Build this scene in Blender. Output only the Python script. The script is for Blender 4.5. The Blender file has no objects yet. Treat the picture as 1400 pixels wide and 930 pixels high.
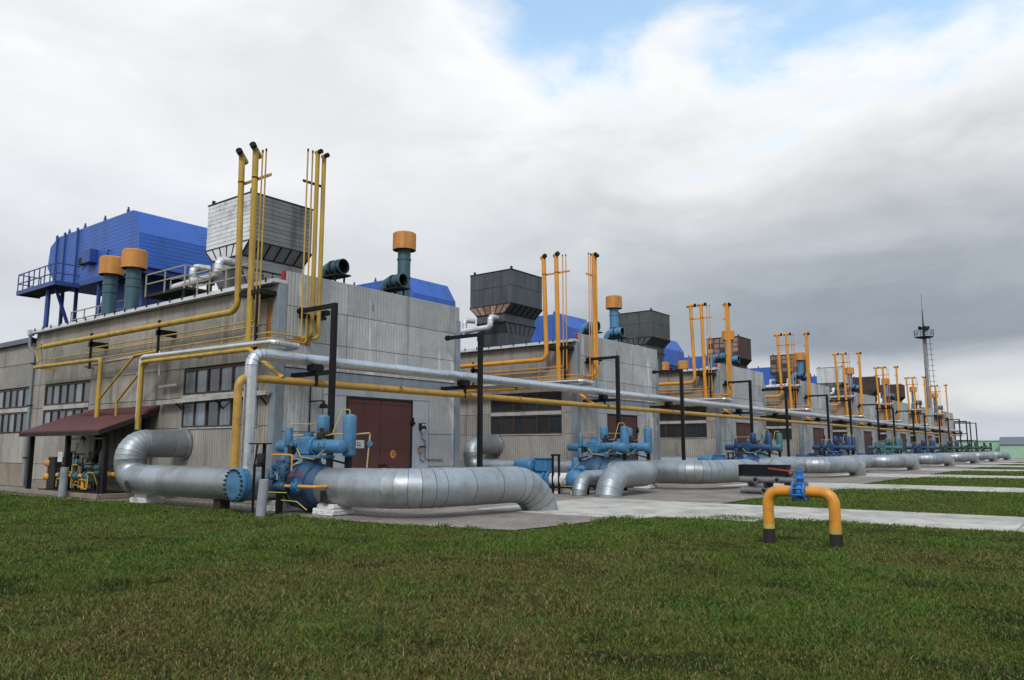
import bpy, math, random
import numpy as np
from mathutils import Vector, Matrix
R = math.radians
random.seed(7)
scene = bpy.context.scene
COL = scene.collection

# ---------------------------------------------------------------- camera
YAW, PITCH = R(37.6), math.atan(148 / 1063)
cd = bpy.data.cameras.new('camera'); cam = bpy.data.objects.new('camera', cd); COL.objects.link(cam)
cd.sensor_width = 36; cd.lens = 1063 / 1400 * 36; cd.clip_end = 20000; cd.clip_start = .1
cam.location = (0, 0, 2)
fwd = Vector((math.cos(YAW) * math.cos(PITCH), math.sin(YAW) * math.cos(PITCH), math.sin(PITCH)))
cam.rotation_euler = fwd.to_track_quat('-Z', 'Y').to_euler()
scene.camera = cam

# ---------------------------------------------------------------- sky and sun
SUN_AZ, SUN_EL = R(208), R(44)          # direction the light comes from (from +X, counter-clockwise)
w = bpy.data.worlds.new('World'); scene.world = w; w.use_nodes = True
def build_world():
    nt = w.node_tree; N = nt.nodes; L = nt.links; N.clear()
    def n(t, **k):
        x = N.new(t)
        for a, b in k.items(): setattr(x, a, b)
        return x
    def val(s, v):
        if hasattr(v, 'links') or isinstance(v, bpy.types.NodeSocket): L.new(v, s)
        else: s.default_value = v
    def m(op, a, b=None, c=None, clamp=False):
        x = n('ShaderNodeMath', operation=op, use_clamp=clamp); val(x.inputs[0], a)
        if b is not None: val(x.inputs[1], b)
        if c is not None: val(x.inputs[2], c)
        return x.outputs[0]
    def sstep(x, a, b):
        y = n('ShaderNodeMapRange', interpolation_type='SMOOTHSTEP'); val(y.inputs[0], x)
        y.inputs[1].default_value = a; y.inputs[2].default_value = b; y.inputs[3].default_value = 0; y.inputs[4].default_value = 1
        return y.outputs[0]
    def mixc(f, a, b):
        x = n('ShaderNodeMix', data_type='RGBA'); val(x.inputs[0], f); val(x.inputs[6], a); val(x.inputs[7], b); return x.outputs[2]
    def ramp(x, stops):
        r = n('ShaderNodeValToRGB'); val(r.inputs[0], x); e = r.color_ramp.elements
        r.color_ramp.interpolation = 'EASE'
        while len(e) < len(stops): e.new(.5)
        for el, (p, c) in zip(e, stops): el.position = p; el.color = (*c, 1)
        return r.outputs[0]
    tc = n('ShaderNodeTexCoord'); sx = n('ShaderNodeSeparateXYZ'); L.new(tc.outputs['Generated'], sx.inputs[0])
    X, Y, Z = sx.outputs
    el = m('MULTIPLY', m('ARCSINE', Z), 180 / math.pi)            # elevation in degrees
    hl = m('SQRT', m('ADD', m('MULTIPLY', X, X), m('MULTIPLY', Y, Y)))
    s = m('DIVIDE', m('ADD', m('MULTIPLY', X, math.sin(YAW)), m('MULTIPLY', Y, -math.cos(YAW))), m('MAXIMUM', hl, .01))
    # cloud-deck coordinates: flattened towards the horizon
    cz = m('ADD', m('MAXIMUM', Z, 0), .28)
    cv = n('ShaderNodeCombineXYZ'); val(cv.inputs[0], m('DIVIDE', X, cz)); val(cv.inputs[1], m('DIVIDE', Y, cz)); val(cv.inputs[2], m('MULTIPLY', Z, 2.2))
    def noise(scale, detail, rough, off=0, dist=0.):
        mp = n('ShaderNodeVectorMath', operation='ADD'); L.new(cv.outputs[0], mp.inputs[0]); mp.inputs[1].default_value = (off, off * .7, off * 1.3)
        x = n('ShaderNodeTexNoise'); L.new(mp.outputs[0], x.inputs['Vector']); x.inputs['Scale'].default_value = scale
        x.inputs['Detail'].default_value = detail; x.inputs['Roughness'].default_value = rough; x.inputs['Distortion'].default_value = dist
        return m('SUBTRACT', x.outputs[0], .5)
    nA = noise(.9, 3, .5, 3.1, .3); nB = noise(2.6, 9, .56, 11.7, .35); nC = noise(1.5, 5, .5, 23.4, .2); nD = noise(6, 8, .55, 5.2)
    # left: an even bright veil; right: dark bank over a bright strip, white above
    amp = m('ADD', .25, m('MULTIPLY', sstep(el, 3, 16), .75)); elw = m('ADD', m('MULTIPLY', nA, 9.), m('MULTIPLY', nB, 7.)); elw = m('ADD', el, m('MULTIPLY', elw, amp))
    t = m('DIVIDE', m('ADD', elw, 2.), 42., clamp=True)
    right = ramp(t, [(0.0, (.54, .58, .63)), (.085, (.56, .60, .65)), (.135, (.76, .765, .77)), (.175, (.62, .645, .675)), (.215, (.29, .335, .39)), (.265, (.31, .355, .405)),
                     (.315, (.39, .43, .48)), (.385, (.50, .535, .575)), (.46, (.62, .64, .665)), (.55, (.74, .75, .765)), (.66, (.86, .865, .87)), (1, (.93, .93, .93))])
    left = ramp(t, [(0, (.66, .695, .74)), (.2, (.655, .69, .745)), (.36, (.70, .73, .77)), (.55, (.77, .785, .81)), (.75, (.82, .83, .84)), (1, (.88, .885, .89))])
    cl = mixc(sstep(m('ADD', s, m('MULTIPLY', nA, .25)), -.22, .40), left, right)
    thr = m('SUBTRACT', 33.5, m('MULTIPLY', sstep(s, -.14, .10), 8.5))
    g = m('ADD', m('SUBTRACT', el, thr), m('MULTIPLY', nB, 19.)); g = m('ADD', g, m('MULTIPLY', nA, 13.)); g = m('ADD', g, m('MULTIPLY', nD, 6.))
    sh = m('ADD', 1.0, m('MULTIPLY', nC, .42)); sh = m('ADD', sh, m('MULTIPLY', sstep(g, -9, -.5), .10)); sh = m('ADD', sh, m('MULTIPLY', nB, .34)); sh = m('ADD', sh, m('MULTIPLY', nD, .06))
    shm = n('ShaderNodeVectorMath', operation='SCALE'); L.new(cl, shm.inputs[0]); L.new(sh, shm.inputs['Scale'])
    cb = n('ShaderNodeBackground'); L.new(shm.outputs[0], cb.inputs[0]); cb.inputs[1].default_value = .97
    sky = n('ShaderNodeTexSky', sky_type='NISHITA'); sky.sun_disc = False; sky.sun_elevation = SUN_EL; sky.sun_rotation = math.pi / 2 - SUN_AZ
    sky.air_density = 1.0; sky.dust_density = .6
    hs = n('ShaderNodeHueSaturation'); hs.inputs['Hue'].default_value = .482; hs.inputs['Saturation'].default_value = 1.0; hs.inputs['Value'].default_value = 1.75; L.new(sky.outputs[0], hs.inputs['Color'])
    sb = n('ShaderNodeBackground'); L.new(hs.outputs[0], sb.inputs[0]); sb.inputs[1].default_value = .15
    # gaps of blue above the cloud bank, wider to the right
    gap = m('MULTIPLY', sstep(g, -1.0, 4.4), .85)
    veil = m('ADD', .5, m('MULTIPLY', noise(1.1, 6, .55, 41.), 1.6), clamp=True)      # high up only some gaps stay open
    gap = m('MULTIPLY', gap, m('SUBTRACT', 1., m('MULTIPLY', veil, sstep(el, 34, 55))))
    mx = n('ShaderNodeMixShader'); L.new(gap, mx.inputs[0]); L.new(cb.outputs[0], mx.inputs[1]); L.new(sb.outputs[0], mx.inputs[2])
    out = n('ShaderNodeOutputWorld'); L.new(mx.outputs[0], out.inputs[0])
build_world()
sd = bpy.data.lights.new('sun', 'SUN'); sd.energy = 1.5; sd.angle = R(14); sd.color = (1, .96, .9)
so = bpy.data.objects.new('sun', sd); COL.objects.link(so)
sdir = Vector((math.cos(SUN_AZ) * math.cos(SUN_EL), math.sin(SUN_AZ) * math.cos(SUN_EL), math.sin(SUN_EL)))
so.rotation_euler = sdir.to_track_quat('Z', 'Y').to_euler(); so.location = (0, 0, 40)
vs = scene.view_settings
vs.view_transform = 'Standard'; vs.look = 'None'; vs.gamma = 1; vs.exposure = 0.12; vs.use_curve_mapping = False

# ---------------------------------------------------------------- materials
MATS = {}
def mat(name, base, rough=.6, metal=0., var=.25, scale=1.5, stain=None, stain_amt=.0, stain_scale=1.0, streak=False,
        bump=.0, bump_scale=20., lines=None, spec=.5, spots=None, coat=0., piece=0.):
    """Principled material in world coordinates: tone variation, one stain colour (optionally run down in streaks), fine relief, ruled lines."""
    if name in MATS: return MATS[name]
    M = bpy.data.materials.new(name); M.use_nodes = True; nt = M.node_tree; N = nt.nodes; L = nt.links
    b = N['Principled BSDF']
    b.inputs['Roughness'].default_value = rough; b.inputs['Metallic'].default_value = metal
    b.inputs['Specular IOR Level'].default_value = spec; b.inputs['Coat Weight'].default_value = coat
    geo = N.new('ShaderNodeNewGeometry')
    def mapping(sc):
        mp = N.new('ShaderNodeMapping'); L.new(geo.outputs['Position'], mp.inputs[0]); mp.inputs['Scale'].default_value = sc; return mp.outputs[0]
    def noise(vec, s, d=5, r=.6, dist=0):
        x = N.new('ShaderNodeTexNoise'); L.new(vec, x.inputs['Vector']); x.inputs['Scale'].default_value = s; x.inputs['Detail'].default_value = d
        x.inputs['Roughness'].default_value = r; x.inputs['Distortion'].default_value = dist; return x.outputs[0]
    def rng(x, a, bb, c, d):
        y = N.new('ShaderNodeMapRange'); L.new(x, y.inputs[0]); y.inputs[1].default_value = a; y.inputs[2].default_value = bb
        y.inputs[3].default_value = c; y.inputs[4].default_value = d; return y.outputs[0]
    def mix(f, A, B, mode='MIX'):
        x = N.new('ShaderNodeMix'); x.data_type = 'RGBA'; x.blend_type = mode
        for sck, v in ((x.inputs[0], f), (x.inputs[6], A), (x.inputs[7], B)):
            if isinstance(v, bpy.types.NodeSocket): L.new(v, sck)
            elif isinstance(v, (int, float)): sck.default_value = v
            else: sck.default_value = (*v, 1)
        return x.outputs[2]
    flat = mapping((1, 1, 1)); run = mapping((1, 1, .13)) if streak else flat
    n1 = noise(flat, scale, 6)
    lo = tuple(c * (1 - var) for c in base); hi = tuple(min(1, c * (1 + var)) for c in base)
    col = mix(rng(n1, .3, .7, 0, 1), lo, hi)
    n2 = noise(flat, scale * 9, 4)
    col = mix(.22, col, mix(rng(n2, .3, .7, 0, 1), tuple(c * .6 for c in base), tuple(min(1, c * 1.4) for c in base)))
    if stain is not None:
        n3 = noise(run, stain_scale, 7, .65, .2)
        col = mix(rng(n3, .62 - stain_amt * .3, .78 - stain_amt * .3, 0, .85), col, stain)
    if spots is not None:
        c2, th, sc2 = spots
        n4 = noise(run, sc2, 6, .7, .4)
        col = mix(rng(n4, th, th + .07, 0, .9), col, c2)
    if piece:
        oi = N.new('ShaderNodeObjectInfo'); sc_ = N.new('ShaderNodeVectorMath'); sc_.operation = 'SCALE'
        L.new(rng(oi.outputs['Random'], 0, 1, 1 - piece, 1 + piece), sc_.inputs['Scale']); L.new(col, sc_.inputs[0]); col = sc_.outputs[0]
    h = None
    if lines is not None:
        axis, period, depth, dark = lines
        sp = N.new('ShaderNodeSeparateXYZ'); L.new(geo.outputs['Position'], sp.inputs[0])
        k = N.new('ShaderNodeMath'); k.operation = 'MULTIPLY'; L.new(sp.outputs['XYZ'.index(axis)], k.inputs[0]); k.inputs[1].default_value = 2 * math.pi / period
        sn = N.new('ShaderNodeMath'); sn.operation = 'SINE'; L.new(k.outputs[0], sn.inputs[0])
        shp = rng(sn.outputs[0], -1, -.3, 0, 1)
        h = (shp, depth)
    if bump or h:
        bp = N.new('ShaderNodeBump'); bp.inputs['Strength'].default_value = 1.0
        if h:
            bp.inputs['Distance'].default_value = h[1]; L.new(h[0], bp.inputs['Height'])
            L.new(bp.outputs[0], b.inputs['Normal'])
        if bump:
            b2 = N.new('ShaderNodeBump'); b2.inputs['Strength'].default_value = bump; b2.inputs['Distance'].default_value = .02
            L.new(noise(flat, bump_scale, 4), b2.inputs['Height'])
            if h: L.new(bp.outputs[0], b2.inputs['Normal'])
            L.new(b2.outputs[0], b.inputs['Normal'])
    rv = rng(n2, .2, .8, max(.05, rough - .12), min(1, rough + .12)); L.new(rv, b.inputs['Roughness'])
    L.new(col, b.inputs['Base Color'])
    MATS[name] = M; return M
def glass_mat(name, tint=(.03, .04, .045), rough=.06):
    if name in MATS: return MATS[name]
    m_ = mat(name, tint, rough, 0, .3, .8, spec=.9, bump=.12, bump_scale=1.2); return m_

SIDE = mat('weathered_side_panel', (.345, .322, .285), .88, var=.22, scale=.5, stain=(.20, .178, .15), stain_amt=.36, stain_scale=1.5, streak=True, bump=.3, bump_scale=30, lines=('Y', .16, .03, .5), spots=((.50, .49, .47), .60, 1.1), piece=0.13)
FRONT = mat('weathered_front_panel', (.405, .405, .395), .85, var=.22, scale=.5, stain=(.25, .245, .235), stain_amt=.32, stain_scale=1.0, streak=True, bump=.3, bump_scale=30, lines=('X', .16, .012, .5), spots=((.64, .65, .65), .56, 1.2), piece=0.12)
FLATP = mat('flat_painted_panel', (.40, .43, .46), .75, var=.12, scale=.8, stain=(.25, .25, .24), stain_amt=.3, stain_scale=1.2, streak=True, bump=.15)
STEELCOL = mat('corner_steel', (.25, .29, .325), .55, .2, var=.15, scale=1.2, stain=(.16, .16, .16), stain_amt=.3, streak=True)
CORE = mat('wall_core', (.10, .095, .085), .9)
PLINTH = mat('plinth_concrete', (.25, .215, .175), .9, var=.3, scale=.8, stain=(.20, .14, .09), stain_amt=.45, stain_scale=.8, bump=.4, piece=0.1)
ROOF = mat('roof_felt', (.06, .06, .06), .9)
ZINC = mat('zinc_flashing', (.60, .62, .64), .42, .55, var=.15, scale=2)
JACKET = mat('insulation_jacket', (.36, .39, .405), .46, .68, var=.16, scale=.9, stain=(.27, .285, .285), stain_amt=.34, stain_scale=1.2, bump=.10, bump_scale=5, spots=((.40, .43, .44), .66, 3.), piece=0.12)
SILVER = mat('silver_jacket', (.66, .68, .70), .34, .85, var=.10, scale=.8, stain=(.46, .47, .47), stain_amt=.3, stain_scale=1.0, bump=.02, bump_scale=2, piece=0.07)
YEL_OLD = mat('old_yellow_paint', (.47, .295, .035), .52, var=.2, scale=1.6, stain=(.27, .16, .04), stain_amt=.4, stain_scale=2.5, streak=True, bump=.08)
YEL_NEW = mat('orange_yellow_paint', (.68, .295, .028), .42, var=.14, scale=1.6, stain=(.42, .19, .04), stain_amt=.36, stain_scale=2.5, streak=True, bump=.05)
YEL_HEAD = mat('header_yellow_paint', (.47, .265, .045), .5, var=.14, scale=1.8, stain=(.28, .16, .04), stain_amt=.32, stain_scale=2, bump=.08)
ORANGE = mat('cap_orange_paint', (.58, .24, .045), .6, var=.16, scale=2, stain=(.34, .15, .05), stain_amt=.42, stain_scale=2.2, streak=True)
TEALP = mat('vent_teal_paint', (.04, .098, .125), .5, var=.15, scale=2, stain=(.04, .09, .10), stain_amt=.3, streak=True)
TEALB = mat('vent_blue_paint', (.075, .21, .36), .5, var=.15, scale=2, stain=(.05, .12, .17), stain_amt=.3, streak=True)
BLUEH = mat('blue_siding', (.035, .12, .46), .5, var=.1, scale=.8, stain=(.028, .085, .30), stain_amt=.42, stain_scale=1.0, lines=('Z', .21, .007, .4), streak=True)
BLUES = mat('blue_steel', (.03, .07, .26), .5, var=.15)
BLACK = mat('black_steel', (.009, .009, .010), .6, var=.3, spec=.25)
DARK = mat('dark_steel', (.026, .024, .023), .75, var=.3, spec=.3)
BORE = mat('pipe_bore', (.006, .006, .006), .95)
DOORM = mat('oxide_brown_paint', (.10, .032, .024), .6, var=.16, scale=1.2, stain=(.055, .02, .016), stain_amt=.35, stain_scale=1.5, streak=True, bump=.1, piece=0.06)
MAROON = mat('maroon_roofing', (.095, .024, .022), .6, var=.18, scale=1.5, lines=('Y', .22, .02, .5), stain=(.09, .03, .03), stain_amt=.3)
WHITE = mat('white_paint', (.66, .66, .65), .8, var=.12, scale=3, bump=.5, bump_scale=14, stain=(.38, .37, .34), stain_amt=.35, stain_scale=4)
REDM = mat('red_paint', (.34, .03, .02), .6, var=.3, scale=4)
LINT = mat('black_lettering', (.02, .02, .02), .7)
GREYP = mat('grey_post_paint', (.25, .27, .29), .7, var=.15, scale=3, stain=(.16, .15, .14), stain_amt=.3, bump=.2)
RAILM = mat('rail_weathered_paint', (.36, .32, .22), .6, var=.2, scale=4)
VBLUE = mat('valve_light_blue', (.062, .19, .335), .45, var=.2, scale=2.5, stain=(.04, .11, .17), stain_amt=.42, stain_scale=2.2, bump=.06)
VBODY = mat('valve_body_blue', (.026, .075, .145), .42, var=.2, scale=2, stain=(.02, .04, .07), stain_amt=.35, stain_scale=2.5, bump=.1)
VNAVY = mat('valve_deep_blue', (.016, .055, .15), .45, var=.15, scale=2)
VTEAL = mat('valve_teal', (.045, .14, .165), .5, var=.18, scale=2)
VGREEN = mat('valve_dark_green', (.022, .06, .06), .5, var=.18, scale=2)
PUMPB = mat('pump_blue', (.045, .17, .33), .45, var=.18, scale=3, bump=.1)
YTUBE = mat('yellow_tubing', (.45, .36, .07), .5)
COPPER = mat('pale_tubing', (.55, .42, .20), .5)
GLASS = glass_mat('window_glass')
GLASS2 = mat('curtained_glass', (.16, .19, .225), .12, 0, .35, .9, spec=.9, streak=True, stain=(.06, .08, .095), stain_amt=.45, stain_scale=2.2, bump=.1, bump_scale=1.5, piece=0.25)
GLASSD = mat('dusty_dark_glass', (.035, .035, .035), .35, 0, .4, .8, spec=.5)
FRAME = mat('brown_window_frame', (.055, .035, .028), .7)
FRAMEL = mat('pale_window_rail', (.42, .41, .39), .7, var=.2, stain=(.22, .2, .17), stain_amt=.4)
RUSTP = mat('rusty_orange_wall_paint', (.36, .15, .045), .85, var=.3, scale=2, stain=(.26, .22, .18), stain_amt=.5, stain_scale=2.0, streak=True)
ALU = mat('dull_aluminium', (.74, .745, .75), .45, .3, var=.12, scale=1.4, stain=(.36, .36, .36), stain_amt=.35, stain_scale=1.6, bump=.15, bump_scale=4, piece=0.09)
ALUM = mat('grey_aluminium', (.34, .345, .35), .5, .3, var=.15, scale=1.2, stain=(.22, .21, .20), stain_amt=.4, stain_scale=1.1, streak=True, bump=.15, bump_scale=4)
ALUD = mat('shaded_sooty_aluminium', (.20, .20, .20), .55, .3, var=.2, scale=1.2, stain=(.09, .075, .065), stain_amt=.45, stain_scale=1.0, streak=True, bump=.15, bump_scale=4, spots=((.12, .055, .035), .66, 1.3), piece=0.12)  # aluminium with side shade put into its colour, plus dark stains and rust spots
EXGREY = mat('stack_grey_sheet', (.085, .095, .105), .5, .3, var=.18, scale=1, stain=(.05, .052, .055), stain_amt=.35, streak=True, piece=0.12)
EXGREEN = mat('stack_green_grey_sheet', (.085, .095, .09), .6, .2, var=.25, scale=.7, stain=(.05, .05, .045), stain_amt=.4, streak=True, spots=((.26, .13, .07), .69, .6))
EXRUST = mat('stack_rusted_sheet', (.055, .037, .031), .8, var=.35, scale=1.2, stain=(.12, .05, .03), stain_amt=.4, streak=True)
EXPALE = mat('stack_pale_rusty_panel', (.30, .20, .15), .75, var=.3, scale=2, stain=(.20, .085, .05), stain_amt=.5, stain_scale=1.8, piece=0.3)
EXWHITE = mat('stack_white_sheet', (.62, .63, .63), .6, var=.12, scale=1, stain=(.40, .40, .39), stain_amt=.35, streak=True)
GREENW = mat('mint_green_wall', (.32, .50, .36), .8, var=.08, scale=.3)
GREYROOF = mat('grey_metal_roof', (.13, .145, .165), .6, var=.1)
MASTM = mat('mast_concrete', (.22, .22, .21), .8)
PIPEG = mat('raw_grey_pipe', (.17, .17, .165), .6, .2, var=.2, scale=3)
VALVB = mat('glossy_valve_blue', (.035, .17, .47), .32, var=.1, scale=6, coat=.3)
STANDY = mat('bright_orange_yellow', (.66, .27, .025), .45, var=.12, scale=4, stain=(.40, .19, .05), stain_amt=.34, stain_scale=5, coat=.1)

# ---------------------------------------------------------------- mesh building
class MB:
    def __init__(s): s.v = []; s.f = []; s.sm = []
    def add(s, vs_, fs, smooth=False):
        o = len(s.v); s.v += [tuple(p) for p in vs_]; s.f += [tuple(i + o for i in f) for f in fs]; s.sm += [smooth] * len(fs); return s
    def box(s, x0, x1, y0, y1, z0, z1, bev=0.):
        if bev <= 0:
            v = [(x, y, z) for z in (z0, z1) for y in (y0, y1) for x in (x0, x1)]
            return s.add(v, [(0, 2, 3, 1), (4, 5, 7, 6), (0, 1, 5, 4), (2, 6, 7, 3), (0, 4, 6, 2), (1, 3, 7, 5)])
        c = ((x0 + x1) / 2, (y0 + y1) / 2, (z0 + z1) / 2); hh = ((x1 - x0) / 2, (y1 - y0) / 2, (z1 - z0) / 2)
        bev = min(bev, *(a * .45 for a in hh)); v = []; idx = {}
        for sx in (-1, 1):
            for sy in (-1, 1):
                for sz in (-1, 1):
                    for a in range(3):
                        e = [hh[i] - (0 if i == a else bev) for i in range(3)]
                        idx[(sx, sy, sz, a)] = len(v); v.append((c[0] + sx * e[0], c[1] + sy * e[1], c[2] + sz * e[2]))
        f = []
        for a in range(3):
            for sg in (-1, 1):
                o = [i for i in range(3) if i != a]; q = []
                for s1, s2 in ((-1, -1), (1, -1), (1, 1), (-1, 1)):
                    k = [0, 0, 0]; k[a] = sg; k[o[0]] = s1; k[o[1]] = s2; q.append(idx[(*k, a)])
                flip = (sg < 0) != (a == 1)
                f.append(tuple(q[::-1]) if flip else tuple(q))
        for a in range(3):
            o = [i for i in range(3) if i != a]
            for s1 in (-1, 1):
                for s2 in (-1, 1):
                    q = []
                    for sg, pl in ((-1, o[0]), (1, o[0]), (1, o[1]), (-1, o[1])):
                        k = [0, 0, 0]; k[a] = sg; k[o[0]] = s1; k[o[1]] = s2; q.append(idx[(*k, pl)])
                    f.append(tuple(q) if (s1 * s2 > 0) == (a != 1) else tuple(q[::-1]))
        for sx in (-1, 1):
            for sy in (-1, 1):
                for sz in (-1, 1):
                    q = [idx[(sx, sy, sz, a)] for a in range(3)]
                    f.append(tuple(q) if sx * sy * sz > 0 else tuple(q[::-1]))
        return s.add(v, f)
    def ring_loft(s, rings, closed=False, smooth=True, cap0=True, cap1=True):
        nn = len(rings[0]); v = [p for r in rings for p in r]; f = []
        for i in range(len(rings) - 1):
            for j in range(nn):
                a, b = i * nn + j, i * nn + (j + 1) % nn
                f.append((a, b, b + nn, a + nn))
        s.add(v, f, smooth)
        if cap0: s.add(rings[0], [tuple(range(nn))[::-1]])
        if cap1: s.add(rings[-1], [tuple(range(nn))])
        return s
    def tube(s, pts, r, bend=0., seg=14, cap=(True, True), steps=None):
        P_ = fillet(pts, bend, steps) if bend > 0 else [Vector(p) for p in pts]
        rr = r if callable(r) else (lambda u: r)
        return s.ring_loft(rings_along(P_, rr, seg), cap0=cap[0], cap1=cap[1])
    def lathe(s, o, ax, prof, seg=18):
        o = Vector(o); ax = Vector(ax).normalized(); t = Vector((0, 0, 1)) if abs(ax.z) < .9 else Vector((1, 0, 0))
        u = t.cross(ax).normalized(); w_ = ax.cross(u)
        mk = lambda a, r_: [tuple(o + ax * a + (u * math.cos(q) + w_ * math.sin(q)) * r_) for q in (2 * math.pi * i / seg for i in range(seg))]
        # split the profile where it turns sharply so that those edges stay crisp
        run = [prof[0]]; last = None; runs = []
        for i in range(1, len(prof)):
            d = math.atan2(prof[i][1] - prof[i - 1][1], prof[i][0] - prof[i - 1][0])
            if last is not None and abs((d - last + math.pi) % (2 * math.pi) - math.pi) > .7: runs.append(run); run = [prof[i - 1]]
            run.append(prof[i]); last = d
        runs.append(run)
        for q in runs: s.ring_loft([mk(a, max(r_, .0005)) for a, r_ in q], cap0=False, cap1=False)
        return s
    def cyl(s, a, b, r, seg=14, r2=None):
        a = Vector(a); b = Vector(b); L_ = (b - a).length; r2 = r if r2 is None else r2
        return s.lathe(a, b - a, [(0, .0), (0, r), (L_, r2), (L_, .0)], seg)
    def bottle(s, a, b, r, seg=16):
        a = Vector(a); b = Vector(b); L_ = (b - a).length
        p = [(r * .45 * (1 - math.cos(t)), r * math.sin(t)) for t in (0, .4, .8, 1.2, math.pi / 2)]
        p += [(L_ - x, y) for x, y in reversed(p)]
        return s.lathe(a, b - a, p, seg)
    def bar(s, a, b, w_=.05, h_=None):
        a = Vector(a); b = Vector(b); h_ = w_ if h_ is None else h_; d = (b - a).normalized()
        t = Vector((0, 0, 1)) if abs(d.z) < .95 else Vector((0, 1, 0))
        u = d.cross(t).normalized() * w_ / 2; n_ = u.cross(d).normalized() * h_ / 2
        v = [p + x for p in (a, b) for x in (-u - n_, u - n_, u + n_, -u + n_)]
        return s.add([tuple(x) for x in v], [(0, 3, 2, 1), (4, 5, 6, 7), (0, 1, 5, 4), (1, 2, 6, 5), (2, 3, 7, 6), (3, 0, 4, 7)])
    def prism(s, poly, ax, a, b):
        """poly: 2-D outline in the two other axes (counter-clockwise seen from +axis)"""
        def p3(q, c): p = list(q); p.insert(ax, c); return tuple(p)
        nn = len(poly); v = [p3(q, a) for q in poly] + [p3(q, b) for q in poly]
        f = [(i, (i + 1) % nn, (i + 1) % nn + nn, i + nn) for i in range(nn)]
        if ax == 1: f = [x[::-1] for x in f]
        e = [tuple(range(nn))[::-1], tuple(range(nn, 2 * nn))]
        if ax == 1: e = [x[::-1] for x in e]
        return s.add(v, f + e)
    def frustum(s, a, b):
        """a, b: (x0,x1,y0,y1,z) bottom and top rectangles"""
        v = [(x, y, q[4]) for q in (a, b) for x, y in ((q[0], q[2]), (q[1], q[2]), (q[1], q[3]), (q[0], q[3]))]
        return s.add(v, [(3, 2, 1, 0), (4, 5, 6, 7), (0, 1, 5, 4), (1, 2, 6, 5), (2, 3, 7, 6), (3, 0, 4, 7)])
    def mesh(s, name, m_, off=(0, 0, 0)):
        me = bpy.data.meshes.new(name)
        o = Vector(off); me.from_pydata([(p[0] - o.x, p[1] - o.y, p[2] - o.z) for p in s.v], [], s.f)
        me.polygons.foreach_set('use_smooth', s.sm); me.materials.append(m_); me.update(); return me
def fillet(pts, rad, steps=None):
    P_ = [Vector(p) for p in pts]; out = [P_[0]]
    for i in range(1, len(P_) - 1):
        a, b, c = P_[i - 1], P_[i], P_[i + 1]; u = (a - b).normalized(); v = (c - b).normalized()
        cosang = max(-1, min(1, u.dot(v))); ang = math.acos(cosang)
        if ang > math.pi - .02: out.append(b); continue
        r = min(rad, .48 * (a - b).length * math.tan(ang / 2) if i > 1 else .95 * (a - b).length * math.tan(ang / 2),
                .48 * (c - b).length * math.tan(ang / 2) if i < len(P_) - 2 else .95 * (c - b).length * math.tan(ang / 2))
        d = r / math.tan(ang / 2); cen = b + (u + v).normalized() * (r / math.sin(ang / 2))
        s0 = b + u * d - cen; s1 = b + v * d - cen; tot = math.pi - ang
        k = steps or max(2, int(math.ceil(tot / .26)))
        axn = s0.cross(s1).normalized()
        for j in range(k + 1): out.append(cen + Matrix.Rotation(tot * j / k, 3, axn) @ s0)
    out.append(P_[-1]); return out
def rings_along(P_, rr, seg):
    rings = []; t0 = (P_[1] - P_[0]).normalized()
    ref = Vector((0, 0, 1)) if abs(t0.z) < .9 else Vector((1, 0, 0)); u = t0.cross(ref).normalized()
    tot = sum((P_[i + 1] - P_[i]).length for i in range(len(P_) - 1)); acc = 0
    for i, p in enumerate(P_):
        if i == 0: t = t0
        elif i == len(P_) - 1: t = (P_[i] - P_[i - 1]).normalized()
        else: t = ((P_[i + 1] - P_[i]).normalized() + (P_[i] - P_[i - 1]).normalized()).normalized()
        if i: acc += (P_[i] - P_[i - 1]).length
        u = (u - t * u.dot(t)).normalized(); w_ = t.cross(u); r = rr(acc / tot)
        k = 1.0
        if 0 < i < len(P_) - 1:
            k = 1 / max(.5, math.cos(.5 * (P_[i + 1] - P_[i]).angle(P_[i] - P_[i - 1])))
        rings.append([tuple(p + (u * math.cos(a) + w_ * math.sin(a)) * r) for a in (2 * math.pi * j / seg for j in range(seg))])
    return rings
CACHE = {}
class Thing:
    """A top-level thing: an Empty at its base with mesh parts; identical parts of repeated things share mesh data."""
    def __init__(s, name, base, label, cat, group=None, dx=0., key=None, rotz=0.):
        s.base = Vector(base); s.key = key or name + str(len(bpy.data.objects)); s.n = 0
        s.o = bpy.data.objects.new(name, None); COL.objects.link(s.o); s.o.empty_display_size = .3
        s.o.location = s.base + Vector((dx, 0, 0)); s.o.rotation_euler.z = rotz
        s.o['label'] = label; s.o['category'] = cat
        if group: s.o['group'] = group
    def part(s, name, m_, fn, parent=None, label=None, kind=None):
        s.n += 1; ck = (s.key, s.n, name, m_.name); me = CACHE.get(ck)
        if me is None:
            b = MB(); fn(b); me = b.mesh(name, m_, s.base); CACHE[ck] = me
        ob = bpy.data.objects.new(name, me); COL.objects.link(ob); ob.parent = parent or s.o
        if label: ob['label'] = label
        if kind: ob['kind'] = kind
        return ob
def single(name, m_, fn, label, cat, base=(0, 0, 0), group=None):
    b = MB(); fn(b); ob = bpy.data.objects.new(name, b.mesh(name, m_, base)); COL.objects.link(ob); ob.location = base
    ob['label'] = label; ob['category'] = cat
    if group: ob['group'] = group
    return ob
def structure(name, me, kind='structure'):
    ob = bpy.data.objects.new(name, me); COL.objects.link(ob); ob['kind'] = kind; return ob
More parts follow.
